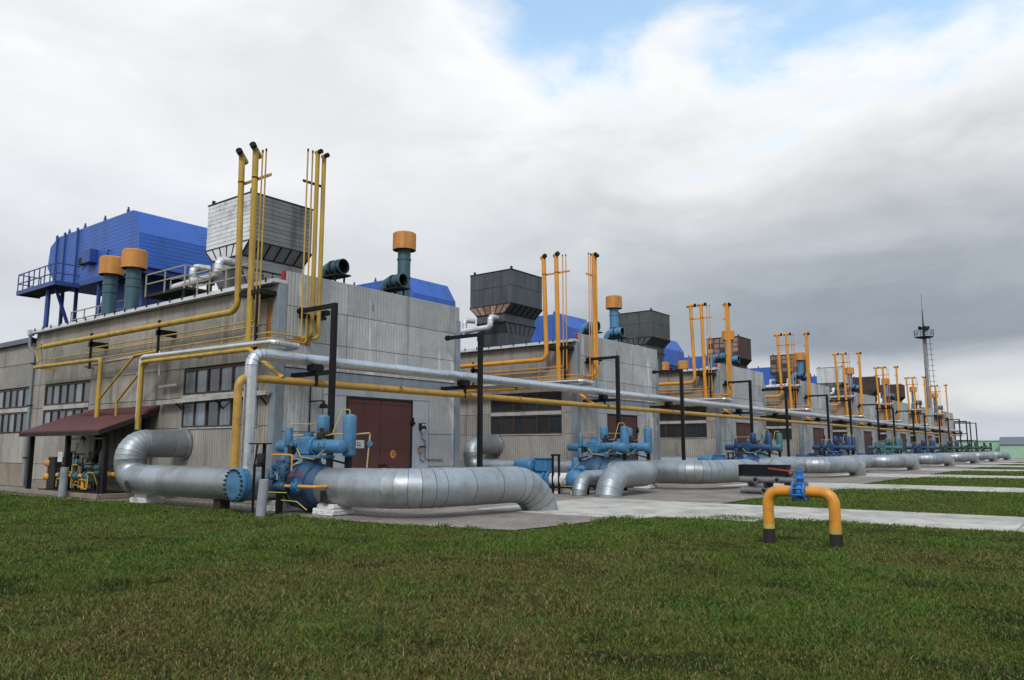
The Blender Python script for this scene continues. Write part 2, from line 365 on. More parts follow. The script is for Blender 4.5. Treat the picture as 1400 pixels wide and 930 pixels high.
def jacket_sections(T, pts, r, bend, m_, straight=1.1, seg=28, bend_deg=13, name='jacket_section', parent=None, lap=.010, groove=.014):
    """An insulated pipe: a chain of sheet-metal jacket sections, short in the bends, each lapped over the next."""
    F_ = fillet(pts, bend, max(3, int(90 / bend_deg)))
    rnd = random.Random(len(F_) + int(r * 100)); P_ = [F_[0]]
    for i in range(1, len(F_)):
        a, b = F_[i - 1], F_[i]; L_ = (b - a).length; k = max(1, round(L_ / straight))
        for j in range(1, k + 1): P_.append(a + (b - a) * ((j + (rnd.uniform(-.12, .12) if j < k else 0)) / k))
    rings = rings_along(P_, lambda u: r, seg); n_ = len(P_) - 1
    def scaled(i, f): c = P_[i]; return [tuple(c + (Vector(p) - c) * f) for p in rings[i]]
    for i in range(n_):
        f0 = 1 + (lap + rnd.uniform(-.002, .003)) / r; f1 = 1 - rnd.uniform(0, .002) / r
        d = (P_[i + 1] - P_[i])
        def sec(b, i=i, f0=f0, f1=f1, d=d):
            gp = min(.16, groove / d.length)
            q0 = [tuple(Vector(p) + d * gp * (1 if i else 0)) for p in scaled(i, f0)]; q1 = [tuple(Vector(p)) for p in scaled(i + 1, f1)]
            i0 = [tuple(P_[i] + (Vector(p) - P_[i]) * .965) for p in q0]; i1 = [tuple(P_[i + 1] + (Vector(p) - P_[i + 1]) * .965) for p in q1]
            b.ring_loft([i0, q0], cap0=True, cap1=False, smooth=False); b.ring_loft([q0, q1], cap0=False, cap1=False); b.ring_loft([q1, i1], cap0=False, cap1=True, smooth=False)
        T.part(name, m_, sec, parent)
TXT = {}
def text_outline(s, size, depth=.004):
    if (s, size) in TXT: return TXT[(s, size)]
    c = bpy.data.curves.new('t', 'FONT'); c.body = s; c.size = size; c.align_x = 'CENTER'; c.align_y = 'CENTER'; c.extrude = depth; c.resolution_u = 2
    o = bpy.data.objects.new('t', c); me = bpy.data.meshes.new_from_object(o)
    r = ([v.co.copy() for v in me.vertices], [tuple(p.vertices) for p in me.polygons])
    bpy.data.objects.remove(o); bpy.data.curves.remove(c); bpy.data.meshes.remove(me); TXT[(s, size)] = r; return r
def split_faces(v, f, times=2):
    v = [Vector(p) for p in v]; t = [(q[0], q[i], q[i + 1]) for q in f for i in range(1, len(q) - 1)]
    for _ in range(times):
        o = []; mid = {}
        def md(a, b):
            k = (min(a, b), max(a, b))
            if k not in mid: mid[k] = len(v); v.append((v[a] + v[b]) / 2)
            return mid[k]
        for a, b, c in t:
            x, y, z = md(a, b), md(b, c), md(c, a); o += [(a, x, z), (x, b, y), (z, y, c), (x, y, z)]
        t = o
    return v, t
ORD = ['nearest', 'second nearest', 'third nearest', 'fourth nearest', 'fifth nearest', 'sixth nearest', 'seventh nearest', 'farthest']
DXS = [20. * k for k in range(8)]
def of(k): return ORD[k] + ' building'

# ---------------------------------------------------------------- ground
def flat_sheet(name, polys, z, m_, kind='structure'):
    b = MB()
    for p in polys: b.add([(x, y, z) for x, y in p], [tuple(range(len(p)))])
    return structure(name, b.mesh(name, m_), kind)
def ground_mat():
    M = bpy.data.materials.new('lawn_soil'); M.use_nodes = True; nt = M.node_tree; N = nt.nodes; L = nt.links; b = N['Principled BSDF']
    g = N.new('ShaderNodeNewGeometry')
    def noise(s, d=6):
        x = N.new('ShaderNodeTexNoise'); L.new(g.outputs['Position'], x.inputs['Vector']); x.inputs['Scale'].default_value = s; x.inputs['Detail'].default_value = d; x.inputs['Roughness'].default_value = .65; return x.outputs[0]
    r = N.new('ShaderNodeValToRGB'); L.new(noise(.45), r.inputs[0]); e = r.color_ramp.elements
    e[0].position = .35; e[0].color = (.078, .080, .020, 1); e[1].position = .65; e[1].color = (.056, .086, .016, 1)
    r2 = N.new('ShaderNodeValToRGB'); L.new(noise(9), r2.inputs[0]); r2.color_ramp.elements[0].color = (.45, .45, .45, 1); r2.color_ramp.elements[1].color = (1.4, 1.4, 1.4, 1)
    x = N.new('ShaderNodeMix'); x.data_type = 'RGBA'; x.blend_type = 'MULTIPLY'; x.inputs[0].default_value = 1; L.new(r.outputs[0], x.inputs[6]); L.new(r2.outputs[0], x.inputs[7])
    L.new(x.outputs[2], b.inputs['Base Color']); b.inputs['Roughness'].default_value = 1; b.inputs['Specular IOR Level'].default_value = .1
    bp = N.new('ShaderNodeBump'); L.new(noise(14), bp.inputs['Height']); bp.inputs['Distance'].default_value = .08; L.new(bp.outputs[0], b.inputs['Normal']); return M
def paver_mat():
    M = bpy.data.materials.new('interlocking_pavers'); M.use_nodes = True; nt = M.node_tree; N = nt.nodes; L = nt.links; b = N['Principled BSDF']
    g = N.new('ShaderNodeNewGeometry'); br = N.new('ShaderNodeTexBrick'); L.new(g.outputs['Position'], br.inputs['Vector'])
    br.inputs['Scale'].default_value = 1; br.inputs['Brick Width'].default_value = .26; br.inputs['Row Height'].default_value = .2; br.inputs['Mortar Size'].default_value = .014
    br.inputs['Color1'].default_value = (.31, .265, .225, 1); br.inputs['Color2'].default_value = (.245, .207, .178, 1); br.inputs['Mortar'].default_value = (.075, .072, .055, 1)
    nz = N.new('ShaderNodeTexNoise'); L.new(g.outputs['Position'], nz.inputs['Vector']); nz.inputs['Scale'].default_value = .6; nz.inputs['Detail'].default_value = 7
    r = N.new('ShaderNodeMapRange'); L.new(nz.outputs[0], r.inputs[0]); r.inputs[1].default_value = .3; r.inputs[2].default_value = .7; r.inputs[3].default_value = .68; r.inputs[4].default_value = 1.22
    x = N.new('ShaderNodeVectorMath'); x.operation = 'SCALE'; L.new(br.outputs[0], x.inputs[0]); L.new(r.outputs[0], x.inputs['Scale']); L.new(x.outputs[0], b.inputs['Base Color'])
    b.inputs['Roughness'].default_value = .85
    bp = N.new('ShaderNodeBump'); L.new(br.outputs['Fac'], bp.inputs['Height']); bp.invert = True; bp.inputs['Distance'].default_value = .01; L.new(bp.outputs[0], b.inputs['Normal']); return M
SOIL = ground_mat(); PAVER = paver_mat()
SLABM = mat('path_concrete', (.45, .425, .37), .88, var=.2, scale=.7, stain=(.27, .25, .215), stain_amt=.5, stain_scale=.9, bump=.3, bump_scale=25, piece=0.14)
flat_sheet('ground', [[(-6000, -6000), (6000, -6000), (6000, 6000), (-6000, 6000)]], -.03, SOIL)
LAWN_EDGE_Y = 11.6
pav = [[(14.35, 27.), (13.5, 60), (220, 60), (220, LAWN_EDGE_Y), (19.6, LAWN_EDGE_Y + .1), (17.6, 11.7), (15.6, 12.0), (14.85, 15.5), (14.75, 20.7)]]
flat_sheet('paving', pav, -.004, PAVER)
def lawn_free(x, y):
    """True where turf grows"""
    edge = 14.78 - max(0, y - 20) * .035 + .12 * math.sin(y * 1.7) + .08 * math.sin(y * 4.1 + 1)
    if x < edge and y > 15.5: return True
    if y > LAWN_EDGE_Y + .15 * math.sin(x * 1.3) + .08 * math.sin(x * 3.7):
        return x < 14.8 + max(0, (15.5 - y)) * .2
    if x < 14: return True
    u = (x - 22.7 - .1 * math.sin(y * 1.1)) % 20
    if x < 22.7: return not (y > 9.6 and x > 19.7 + (11.6 - y) * 1.2)
    if u < 4.9: return False
    return not (y > 10.6 and u < 4.9 + (y - 10.6) * 2.2)
# concrete cross paths, one slab after another
for k in range(8):
    x0 = 22.75 + 20 * k; x1 = x0 + 4.75
    root = bpy.data.objects.new('path', None); COL.objects.link(root); root.location = (x0, 0, 0); root['kind'] = 'structure'
    ys = [17.0 - 2.98 * j for j in range(13 if k else 11)]
    rnd = random.Random(k)
    for j, y in enumerate(ys):
        for h_ in (0, 1):
            a = x0 + h_ * 2.39; b_ = a + 2.355; dz = rnd.uniform(-.004, .004)
            if y > 13.5 and h_ == 0: a -= 2.6
            elif y > 10.5 and h_ == 0: a -= 1.3
            ck = ('slab', round(b_ - a, 2)); me = CACHE.get(ck)
            if me is None: me = MB().box(0, b_ - a, -2.945, 0, -.1, .012, .015).mesh('slab', SLABM); CACHE[ck] = me
            ob = bpy.data.objects.new('slab', me); COL.objects.link(ob); ob.parent = root; ob.location = (a - x0, y, dz)

# ---------------------------------------------------------------- compressor buildings
ZT, YF, XL, XR, YB = 8.55, 23.89, 17.02, 26.98, 45.0
def window(T, y0, y1, frame, glass, rows=((2.82, 3.90), (4.16, 5.19)), bays=3, sash=2):
    for z0, z1 in rows:
        def fr(b):
            x0, x1 = XL + .02, XL + .10
            b.box(x0, x1, y0, y1, z0, z0 + .07); b.box(x0, x1, y0, y1, z1 - .07, z1); n_ = bays * sash
            for i in range(n_ + 1):
                y = y0 + (y1 - y0) * i / n_; w_ = .05 if i % sash == 0 else .025
                b.box(x0, x1 - .003, max(y0, y - w_), min(y1, y + w_), z0 + .07, z1 - .07)
        wn = T.part('window', frame, fr)
        n_ = bays * sash
        for i in range(n_):
            a = y0 + (y1 - y0) * i / n_ + .03; c = y0 + (y1 - y0) * (i + 1) / n_ - .03
            g = glass[(i * 7 + int(z0 * 3)) % len(glass)]
            T.part('pane', g, lambda b, a=a, c=c: b.box(XL + .075, XL + .088, a, c, z0 + .05, z1 - .05), wn)
def building(k):
    b1 = k == 0
    T = Thing('compressor_building', (XL, YF, 0), ('grey ribbed concrete compressor building with maroon canopy on its side wall' if b1 else
              'grey ribbed concrete compressor building, ' + ORD[k] + ' one of the row'), 'building', 'compressor buildings in a row', 20 * k, 'bldA' if b1 else 'bldB')
    T.part('wall_core', CORE, lambda b: b.box(XL + .12, XR - .08, YF + .12, YB, 0, 8.02))
    T.part('roof', ROOF, lambda b: b.box(XL - .22, XR + .1, YF + .3, YB + .1, 8.02, 8.14))
    T.part('eave_flashing', ZINC, lambda b: (b.prism([(XL - .33, 8.0), (XL - .02, 8.0), (XL - .02, 8.2), (XL - .3, 8.16)][::1], 1, YF + .02, YB + .02), b.box(XL - .33, XL + .25, YF - .05, YF + .02, 8.03, 8.15)))
    def clips(b):
        for i in range(22): b.box(XL - .345, XL - .3, YF + .4 + i * .96, YF + .45 + i * .96, 8.07, 8.24)
    T.part('flashing_clips', DARK, clips, kind='stuff')
    # side wall: ribbed panels between horizontal joints
    g = .009
    def spanel(y0, y1, z0, z1, m_=SIDE, t=.06): T.part('panel', m_, lambda b: b.box(XL + .0, XL + .13, y0 + g, y1 - g, z0 + g, z1 - g, .012))
    w1 = (24.95, 30.15); w2 = (38.45, 43.47)
    cols = [YF + .32, 27.1, 30.4, 33.6, 36.8, 40.0, 43.2, YB]
    for i in range(len(cols) - 1):
        a, c = cols[i], cols[i + 1]
        T.part('plinth_panel', PLINTH, lambda b, a=a, c=c: b.box(XL - .02, XL + .13, a + g, c - g, 0, .42, .015))
        spanel(a, c, .43, 1.21); spanel(a, c, 1.21, 2.80); spanel(a, c, 5.24, 6.55); spanel(a, c, 6.55, 8.0)
    piers = [(YF + .32, w1[0]), (w1[1], 33.9), (33.9, 36.2), (36.2, w2[0]), (w2[1], YB)] if True else []
    for a, c in piers: spanel(a, c, 2.80, 4.03); spanel(a, c, 4.03, 5.24)
    for a, c in (w1, w2):
        T.part('window_rail', FRAMEL, lambda b, a=a, c=c: b.box(XL - .03, XL + .12, a, c, 3.92, 4.14, .01))
        T.part('window_sill', FRAMEL, lambda b, a=a, c=c: b.box(XL - .05, XL + .12, a - .05, c + .05, 2.76, 2.815, .01))
    window(T, *w1, FRAME, [GLASS2, GLASS, GLASS2, GLASS2] if b1 else [GLASSD, GLASSD, GLASS])
    window(T, *w2, FRAME, [GLASS, GLASS2, GLASS] if b1 else [GLASSD])
    # front wall
    def fpanel(x0, x1, z0, z1, m_=FRONT, y=YF): T.part('panel', m_, lambda b: b.box(x0 + g, x1 - g, y, y + .13, z0 + g, z1 - g, .012))
    T.part('corner_post', STEELCOL, lambda b: b.box(XL - .05, XL + .31, YF - .04, YF + .30, 0, 8.02, .01))
    T.part('corner_post', STEELCOL, lambda b: b.box(XR - .26, XR + .06, YF - .04, YF + .30, 0, 7.9, .01))
    T.part('parapet_core', CORE, lambda b: b.box(XL + .34, XR - .1, YF + .14, YF + .32, 7.9, 8.5))
    xs = [XL + .33, 20.28, 23.68, XR + .02]
    for i in range(3):
        fpanel(xs[i], xs[i + 1], 7.25, ZT); fpanel(xs[i], min(xs[i + 1], XR - .27), 5.98, 7.25); fpanel(xs[i], min(xs[i + 1], XR - .27), 4.95, 5.98)
    T.part('parapet_cap', FRONT, lambda b: b.box(XL + .33, XR + .03, YF + .145, YF + .33, 8.5, 8.56, .01))
    T.part('lintel_band', STEELCOL, lambda b: b.box(XL + .33, XR - .27, YF + .03, YF + .13, 4.42, 4.93))
    T.part('lintel_band', FLATP, lambda b: b.box(19.2, 25.02, YF - .01, YF + .13, 4.05, 4.41, .01))
    for z0, z1 in ((0, 1.2), (1.2, 2.6), (2.6, 4.4)):
        fpanel(XL + .33, 19.18, z0, z1); fpanel(25.04, XR - .27, z0, z1)
    fpanel(19.2, 20.34, 0, 4.05, FLATP); fpanel(24.0, 25.02, 0, 4.05, FLATP)
    T.part('red_bracket', REDM, lambda b: b.box(XL + .2, XL + .31, YF + .1, YF + .22, 8.16, 8.56))
    dr = T.part('door', DARK, lambda b: (b.box(20.34, 20.40, YF - .02, YF + .1, 0, 4.05), b.box(23.94, 24.0, YF - .02, YF + .1, 0, 4.05), b.box(20.4, 23.94, YF - .02, YF + .1, 3.98, 4.05)))
    lf = []
    for a, c in ((20.41, 22.16), (22.18, 23.93)):
        lf.append(T.part('door_leaf', DOORM, lambda b, a=a, c=c: (b.box(a, c, YF + .015, YF + .07, .04, 3.97, .006), b.box(a + .02, c - .02, YF + .002, YF + .02, 1.9, 1.98), b.box(a + .02, c - .02, YF + .002, YF + .02, 3.8, 3.9))))
    T.part('hinge', BLACK, lambda b: (b.box(23.88, 24.14, YF - .05, YF + .01, 3.02, 3.12), b.box(23.97, 24.03, YF - .08, YF, 2.95, 3.3)), dr)
    T.part('hinge', BLACK, lambda b: (b.box(23.88, 24.14, YF - .05, YF + .01, .72, .82), b.box(23.97, 24.03, YF - .08, YF, .65, 1.0)), dr)
    T.part('door_latch', BLACK, lambda b: b.box(22.1, 22.6, YF - .03, YF + .01, 1.28, 1.34), dr)
    if b1:
        T.part('warning_sign', ORANGE, lambda b: b.cyl((22.9, YF + .005, 1.75), (22.9, YF - .012, 1.75), .17, 24), lf[1], 'round orange sign on the brown door')
        def zero(b):
            v, f = text_outline('0', .24); b.add([(22.9 + p.x, YF - .015 - p.z, 1.75 + p.y) for p in v], f)
        T.part('sign_lettering', DOORM, zero, lf[1])
        T.part('name_plate', WHITE, lambda b: b.box(20.55, 21.28, YF - .03, YF - .01, 2.0, 2.32), lf[0], 'white plate on the brown door')
        def nm(b):
            v, f = text_outline('-32', .22); b.add([(20.95 + p.x, YF - .033 - p.z, 2.16 + p.y) for p in v], f)
        T.part('plate_lettering', LINT, nm, lf[0])
    T.part('rust_patch', RUSTP, lambda b: b.box(XL - .004, XL + .05, 24.3, 24.62, 5.75, 7.45))
    T.part('rust_patch', RUSTP, lambda b: b.box(17.7, 18.5, YF - .004, YF + .05, 5.82, 6.1))
    if k in (0, 1):
        def num(b):
            v, f = text_outline(str(k + 1), .5 if k else .44); b.add([(21.6 + p.x, YF - .003 - p.z, 7.72 + p.y) for p in v], f)
        T.part('painted_number', REDM, num)
    if k == 1 or k == 2:
        def mk(b): b.box(23.6, 23.95, YF - .006, YF + .0, 1.2, 1.75)
    return T
for k in range(8): building(k)
# stains below the vent pipes are the rusty paint round the wall outlets
# the long hall behind the row
H = Thing('compressor_hall', (XL, 45.2, 0), 'long low grey panelled hall with window bands behind the row, at left edge', 'building')
H.part('wall_core', CORE, lambda b: b.box(XL + .14, 167, 45.2, 66, 0, 7.6))
H.part('roof', ROOF, lambda b: b.box(XL - .15, 167.2, 45.16, 66.2, 7.62, 7.82))
H.part('eave_flashing', GREYROOF, lambda b: b.box(XL - .2, XL - .1, 45.16, 66.2, 7.6, 7.86))
for i in range(6):
    a, c = 45.2 + i * 3.4, 45.2 + (i + 1) * 3.4
    for z0, z1 in ((0, 1.21), (1.21, 2.8), (5.24, 6.5), (6.5, 7.62)):
        H.part('panel', SIDE if z0 else PLINTH, lambda b, a=a, c=c: b.box(XL + .03, XL + .14, a + .012, c - .012, z0 + .012, z1 - .012, .012))
window(H, 45.35, 50.6, FRAME, [GLASS, GLASS2, GLASS])
window(H, 51.2, 56.4, FRAME, [GLASS, GLASS2])
window(H, 57.0, 62.2, FRAME, [GLASS, GLASS2])
H.part('window_rail', FRAMEL, lambda b: b.box(XL, XL + .12, 45.3, 62.3, 3.92, 4.14))
for a, c in ((50.62, 51.18), (56.42, 56.98), (62.22, 65.8)):
    H.part('panel', SIDE, lambda b, a=a, c=c: b.box(XL + .03, XL + .14, a, c, 2.81, 5.23))
H.part('roof_monitor', DOORM, lambda b: b.box(XL + 1, 60, 58, 63, 7.82, 8.5))
# rainwater downpipe at the joint of the two buildings
D = Thing('downpipe', (XL - .12, 44.9, 0), 'grey downpipe from the eave down the side wall', 'downpipe')
D.part('pipe', STEELCOL, lambda b: b.tube([(XL - .12, 44.9, .1), (XL - .12, 44.9, 7.0), (XL - .3, 45.05, 7.35), (XL - .3, 45.05, 8.0)], .075, .12, 10))
D.part('hopper', ZINC, lambda b: b.box(XL - .42, XL - .16, 44.9, 45.16, 7.9, 8.2))
for z in (1.5, 4.2, 6.4): D.part('clamp', DARK, lambda b, z=z: b.box(XL - .22, XL + .02, 44.8, 45.0, z, z + .05))

# ---------------------------------------------------------------- roof machinery
def exhaust(k):
    look = ['strip', 'vert', 'green', 'grid', 'grid', 'white', 'rust', 'rust'][k]
    lab = {'strip': 'pale aluminium exhaust housing of horizontal strips on ' , 'vert': 'dark grey ribbed exhaust housing on ', 'green': 'greenish dark exhaust housing on ',
           'grid': 'rusted exhaust housing with pale panel grid on ', 'white': 'white exhaust housing on ', 'rust': 'rust brown exhaust housing on '}[look] + 'the roof of the ' + of(k)
    T = Thing('exhaust_stack', (22.2, 33., 8.14), lab, 'exhaust stack', 'exhaust housings on the roofs', 20 * k, 'exh' + look)
    x0, x1, y0, y1, zb, zt = 20.46, 24.0, 31.2, 34.85, 11.65, 13.95
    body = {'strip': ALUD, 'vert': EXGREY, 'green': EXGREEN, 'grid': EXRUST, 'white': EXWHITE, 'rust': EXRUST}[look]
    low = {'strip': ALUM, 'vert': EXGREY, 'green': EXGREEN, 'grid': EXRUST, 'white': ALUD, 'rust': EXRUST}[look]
    T.part('core', DARK, lambda b: b.box(x0 + .04, x1 - .04, y0 + .04, y1 - .04, zb, zt - .02))
    T.part('rim', DARK, lambda b: (b.box(x0 - .03, x1 + .03, y0 - .03, y0 + .03, zt - .03, zt + .03), b.box(x0 - .03, x1 + .03, y1 - .03, y1 + .03, zt - .03, zt + .03), b.box(x0 - .03, x0 + .03, y0 + .03, y1 - .03, zt - .03, zt + .03), b.box(x1 - .03, x1 + .03, y0 + .03, y1 - .03, zt - .03, zt + .03)))
    if look in ('strip', 'white'):
        n_ = 11; dz = (zt - zb) / n_
        left = ALU if look == 'strip' else EXWHITE  # strip look: lit left face and shaded other faces are set by colour
        for i in range(n_):
            a, c = zb + i * dz + .006, zb + (i + 1) * dz - .006
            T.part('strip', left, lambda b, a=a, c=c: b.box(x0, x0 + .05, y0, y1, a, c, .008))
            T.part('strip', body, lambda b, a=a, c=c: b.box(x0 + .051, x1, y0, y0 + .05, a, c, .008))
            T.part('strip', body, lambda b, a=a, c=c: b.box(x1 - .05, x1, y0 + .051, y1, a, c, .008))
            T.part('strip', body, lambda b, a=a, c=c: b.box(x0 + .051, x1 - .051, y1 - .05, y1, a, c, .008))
    elif look == 'grid':
        for i in range(5):
            for j in range(4):
                yy = y0 + .08 + (y1 - y0 - .16) * i / 5; zz = zb + .1 + (zt - zb - .2) * j / 4
                T.part('panel', EXPALE if (i * 3 + j) % 7 else EXRUST, lambda b, yy=yy, zz=zz: b.box(x0 - .012, x0 + .04, yy + .06, yy + (y1 - y0 - .16) / 5 - .06, zz + .05, zz + (zt - zb - .2) / 4 - .05, .01))
        T.part('side_sheet', EXRUST, lambda b: b.box(x0 + .05, x1, y0, y0 + .04, zb, zt - .03))
        T.part('side_sheet', EXRUST, lambda b: b.box(x1 - .04, x1, y0 + .041, y1, zb, zt - .03))
        T.part('grid_frame', EXRUST, lambda b: b.box(x0, x0 + .03, y0, y1, zb, zt - .03))
    else:
        half = (zt + zb) / 2 + .05; nn = 9 if look == 'vert' else 3
        for z0_, z1_ in ((zb, half), (half, zt - .03)):
            for i in range(nn):
                a = i / nn; c = (i + 1) / nn
                T.part('sheet', body, lambda b, a=a, c=c: b.box(x0, x0 + .05, y0 + (y1 - y0) * a + .008, y0 + (y1 - y0) * c - .008, z0_ + .008, z1_ - .008, .01))
                T.part('sheet', body, lambda b, a=a, c=c: b.box(x0 + .051 + (x1 - x0 - .05) * a + .008, x0 + .051 + (x1 - x0 - .05) * c - .008, y0, y0 + .05, z0_ + .008, z1_ - .008, .01))
        T.part('back_sheet', body, lambda b: (b.box(x1 - .05, x1, y0 + .051, y1, zb, zt - .03), b.box(x0 + .06, x1 - .06, y1 - .05, y1, zb, zt - .03)))
    # stepped hopper underneath: ribbed slopes and a vertical band
    T.part('upper_hopper', low, lambda b: b.frustum((x0 + .02, x1 - .02, y0 + .62, y1 - .62, 11.02), (x0, x1, y0, y1, zb - .01)))
    T.part('collar', low, lambda b: b.box(x0 + .02, x1 - .02, y0 + .62, y1 - .62, 10.45, 11.0))
    T.part('lower_hopper', low, lambda b: b.frustum((x0 + .38, x1 - .38, y0 + .66, y1 - .66, 9.72), (x0 + .02, x1 - .02, y0 + .62, y1 - .62, 10.44)))
    T.part('throat', low, lambda b: b.frustum((x0 + .35, x1 - .35, y0 + .7, y1 - .7, 8.15), (x0 + .38, x1 - .38, y0 + .66, y1 - .66, 9.71)))
    for z, e in ((zb - .03, .03), (10.99, .05), (10.42, .05)):
        yy = 0 if z > 11.2 else .62
        T.part('flange', DARK, lambda b, z=z, e=e, yy=yy: b.box(x0 - e, x1 + e, y0 + yy - e, y1 - yy + e, z, z + .045))
    rb = ALU if look == 'strip' else low
    for i in range(7):
        q = (i + .0) / 6
        T.part('rib', EXPALE if look == 'vert' and i in (1, 2, 3) and False else DARK, lambda b, q=q: b.bar((x0 + (x1 - x0) * q, y0 - .01, zb - .05), (x0 + .02 + (x1 - x0 - .04) * q, y0 + .60, 11.03), .05, .05))
        T.part('rib', DARK, lambda b, q=q: b.bar((x0 - .015, y0 + (y1 - y0) * q, zb - .05), (x0 + .005, y0 + .62 + (y1 - y0 - 1.24) * q, 11.03), .05, .05))
        T.part('rib', DARK, lambda b, q=q: b.bar((x0 + .02 + (x1 - x0 - .04) * q, y0 + .61, 10.42), (x0 + .38 + (x1 - x0 - .76) * q, y0 + .655, 9.73), .045, .045))
    if look in ('strip', 'vert'):
        pm = ALU if look == 'strip' else EXPALE
        for i in range(6):
            a, c = (i + .1) / 6, (i + .9) / 6
            def sl(b, a=a, c=c):
                p = lambda q, z, yy: (x0 - .004 + (0 if yy == 0 else .012), y0 + yy + (y1 - y0 - 2 * yy) * q, z)
                A = [p(a, zb - .06, 0), p(c, zb - .06, 0), p(c, 11.05, .62), p(a, 11.05, .62)]
                B = [(x - .02, y, z) for x, y, z in A]; b.add(A + B, [(0, 1, 2, 3), (7, 6, 5, 4), (0, 4, 5, 1), (1, 5, 6, 2), (2, 6, 7, 3), (3, 7, 4, 0)])
            T.part('slope_panel', pm, sl)
    T.part('lifting_lug', DARK, lambda b: b.box(x0 - .02, x0 + .1, y0 - .02, y0 + .1, zt + .03, zt + .2))
    T.part('lifting_lug', DARK, lambda b: b.box(x0 - .02, x0 + .1, y1 - .45, y1 - .33, zt + .03, zt + .2))
    return T
def filter_house(k):
    near = k == 0
    T = Thing('air_filter_house', (21.5, 44.5, 8.14), ('large blue sided intake house with railed platform on the nearest building roof' if near else 'blue sided intake house rising behind the roof of the ' + of(k)), 'intake house', 'blue intake houses on the roofs', 20 * k, 'filtA' if near else 'filtB')
    x0, x1 = 19.2, 23.7
    prof = [(39.0, 11.3), (48.4, 11.2), (50.1, 12.75), (49.9, 14.0), (48.9, 14.45), (39.95, 14.42), (39.12, 13.1)]
    T.part('housing', BLUEH, lambda b: b.prism(prof, 0, x0, x1))
    if near:
        for y, w_ in ((46.25, .14), (47.9, .16), (48.95, .14)): T.part('standing_seam', BLUES, lambda b, y=y, w_=w_: b.box(x0 - .09, x0 - .001, y - w_ / 2, y + w_ / 2, 11.0, 14.55))
        T.part('base_beam', BLUES, lambda b: b.box(x0 - .05, x0 + .2, 39.0, 48.6, 11.02, 11.27))
    T.part('base_beam', BLUES, lambda b: b.box(x0 + .3, x1 - .1, 39.1, 39.35, 11.0, 11.28))
    T.part('intake_duct', BLUES, lambda b: b.box(20.2, 23.2, 40.4, 43.4, 8.14, 11.2))
    for y in (39.4, 43.6, 46.4, 48.2):
        for x in (19.4, 23.4): T.part('leg', BLUES, lambda b, x=x, y=y: b.box(x - .08, x + .08, y - .08, y + .08, 8.0, 11.03))
    if near:
        T.part('brace', BLUES, lambda b: b.bar((19.4, 46.5, 8.2), (18.3, 46.4, 10.9), .14)); T.part('brace', BLUES, lambda b: b.bar((19.3, 43.7, 8.6), (19.3, 42.0, 11.0), .12))
        T.part('leg', BLUES, lambda b: b.cyl((18.25, 47.2, 7.9), (18.25, 47.2, 10.95), .13))
        T.part('control_box', BLUES, lambda b: b.box(18.75, 19.19, 43.6, 44.5, 12.1, 12.85, .02)); T.part('control_box', DARK, lambda b: b.box(18.95, 19.19, 44.9, 45.4, 12.2, 12.6, .02))
        T.part('handle', DARK, lambda b: b.tube([(19.18, 42.2, 12.6), (19.08, 42.2, 12.6), (19.08, 42.2, 12.2), (19.18, 42.2, 12.2)], .03, .03, 6))
        px0, py0, py1, pz = 17.85, 45.4, 50.5, 10.98
        T.part('platform_deck', DARK, lambda b: b.box(px0, x0 - .1, py0, py1, pz, pz + .08)); T.part('platform_edge', BLUES, lambda b: b.box(px0 - .06, px0, py0, py1, pz - .08, pz + .16)); T.part('platform_edge', BLUES, lambda b: b.box(px0, x0 - .1, py0 - .06, py0, pz - .08, pz + .16)); T.part('platform_edge', BLUES, lambda b: b.box(px0, x0 - .1, py1, py1 + .06, pz - .08, pz + .16))
        def rail(b):
            for z in (.6, 1.15):
                b.bar((px0, py1, pz + z), (px0, py0, pz + z), .05); b.bar((px0, py1, pz + z), (x0 - .1, py1, pz + z), .05); b.bar((px0, py0, pz + z), (x0 - .1, py0, pz + z), .05)
        T.part('guard_rail', BLUES, rail)
        for i in range(8):
            y = py1 - (py1 - py0) * i / 7; T.part('rail_post', BLUES, lambda b, y=y: b.bar((px0, y, pz), (px0, y, pz + 1.17), .05))
        for i in range(1, 3): T.part('rail_post', BLUES, lambda b, i=i: b.bar((px0 + i * .6, py1, pz), (px0 + i * .6, py1, pz + 1.17), .05))
    for y in (40.6, 43.2, 45.6, 47.6): T.part('lifting_lug', BLUES, lambda b, y=y: (b.box(19.25, 19.35, y, y + .16, 14.4, 14.62), b.cyl((19.3, y + .08, 14.6), (19.3, y + .08, 14.75), .05, 8)))
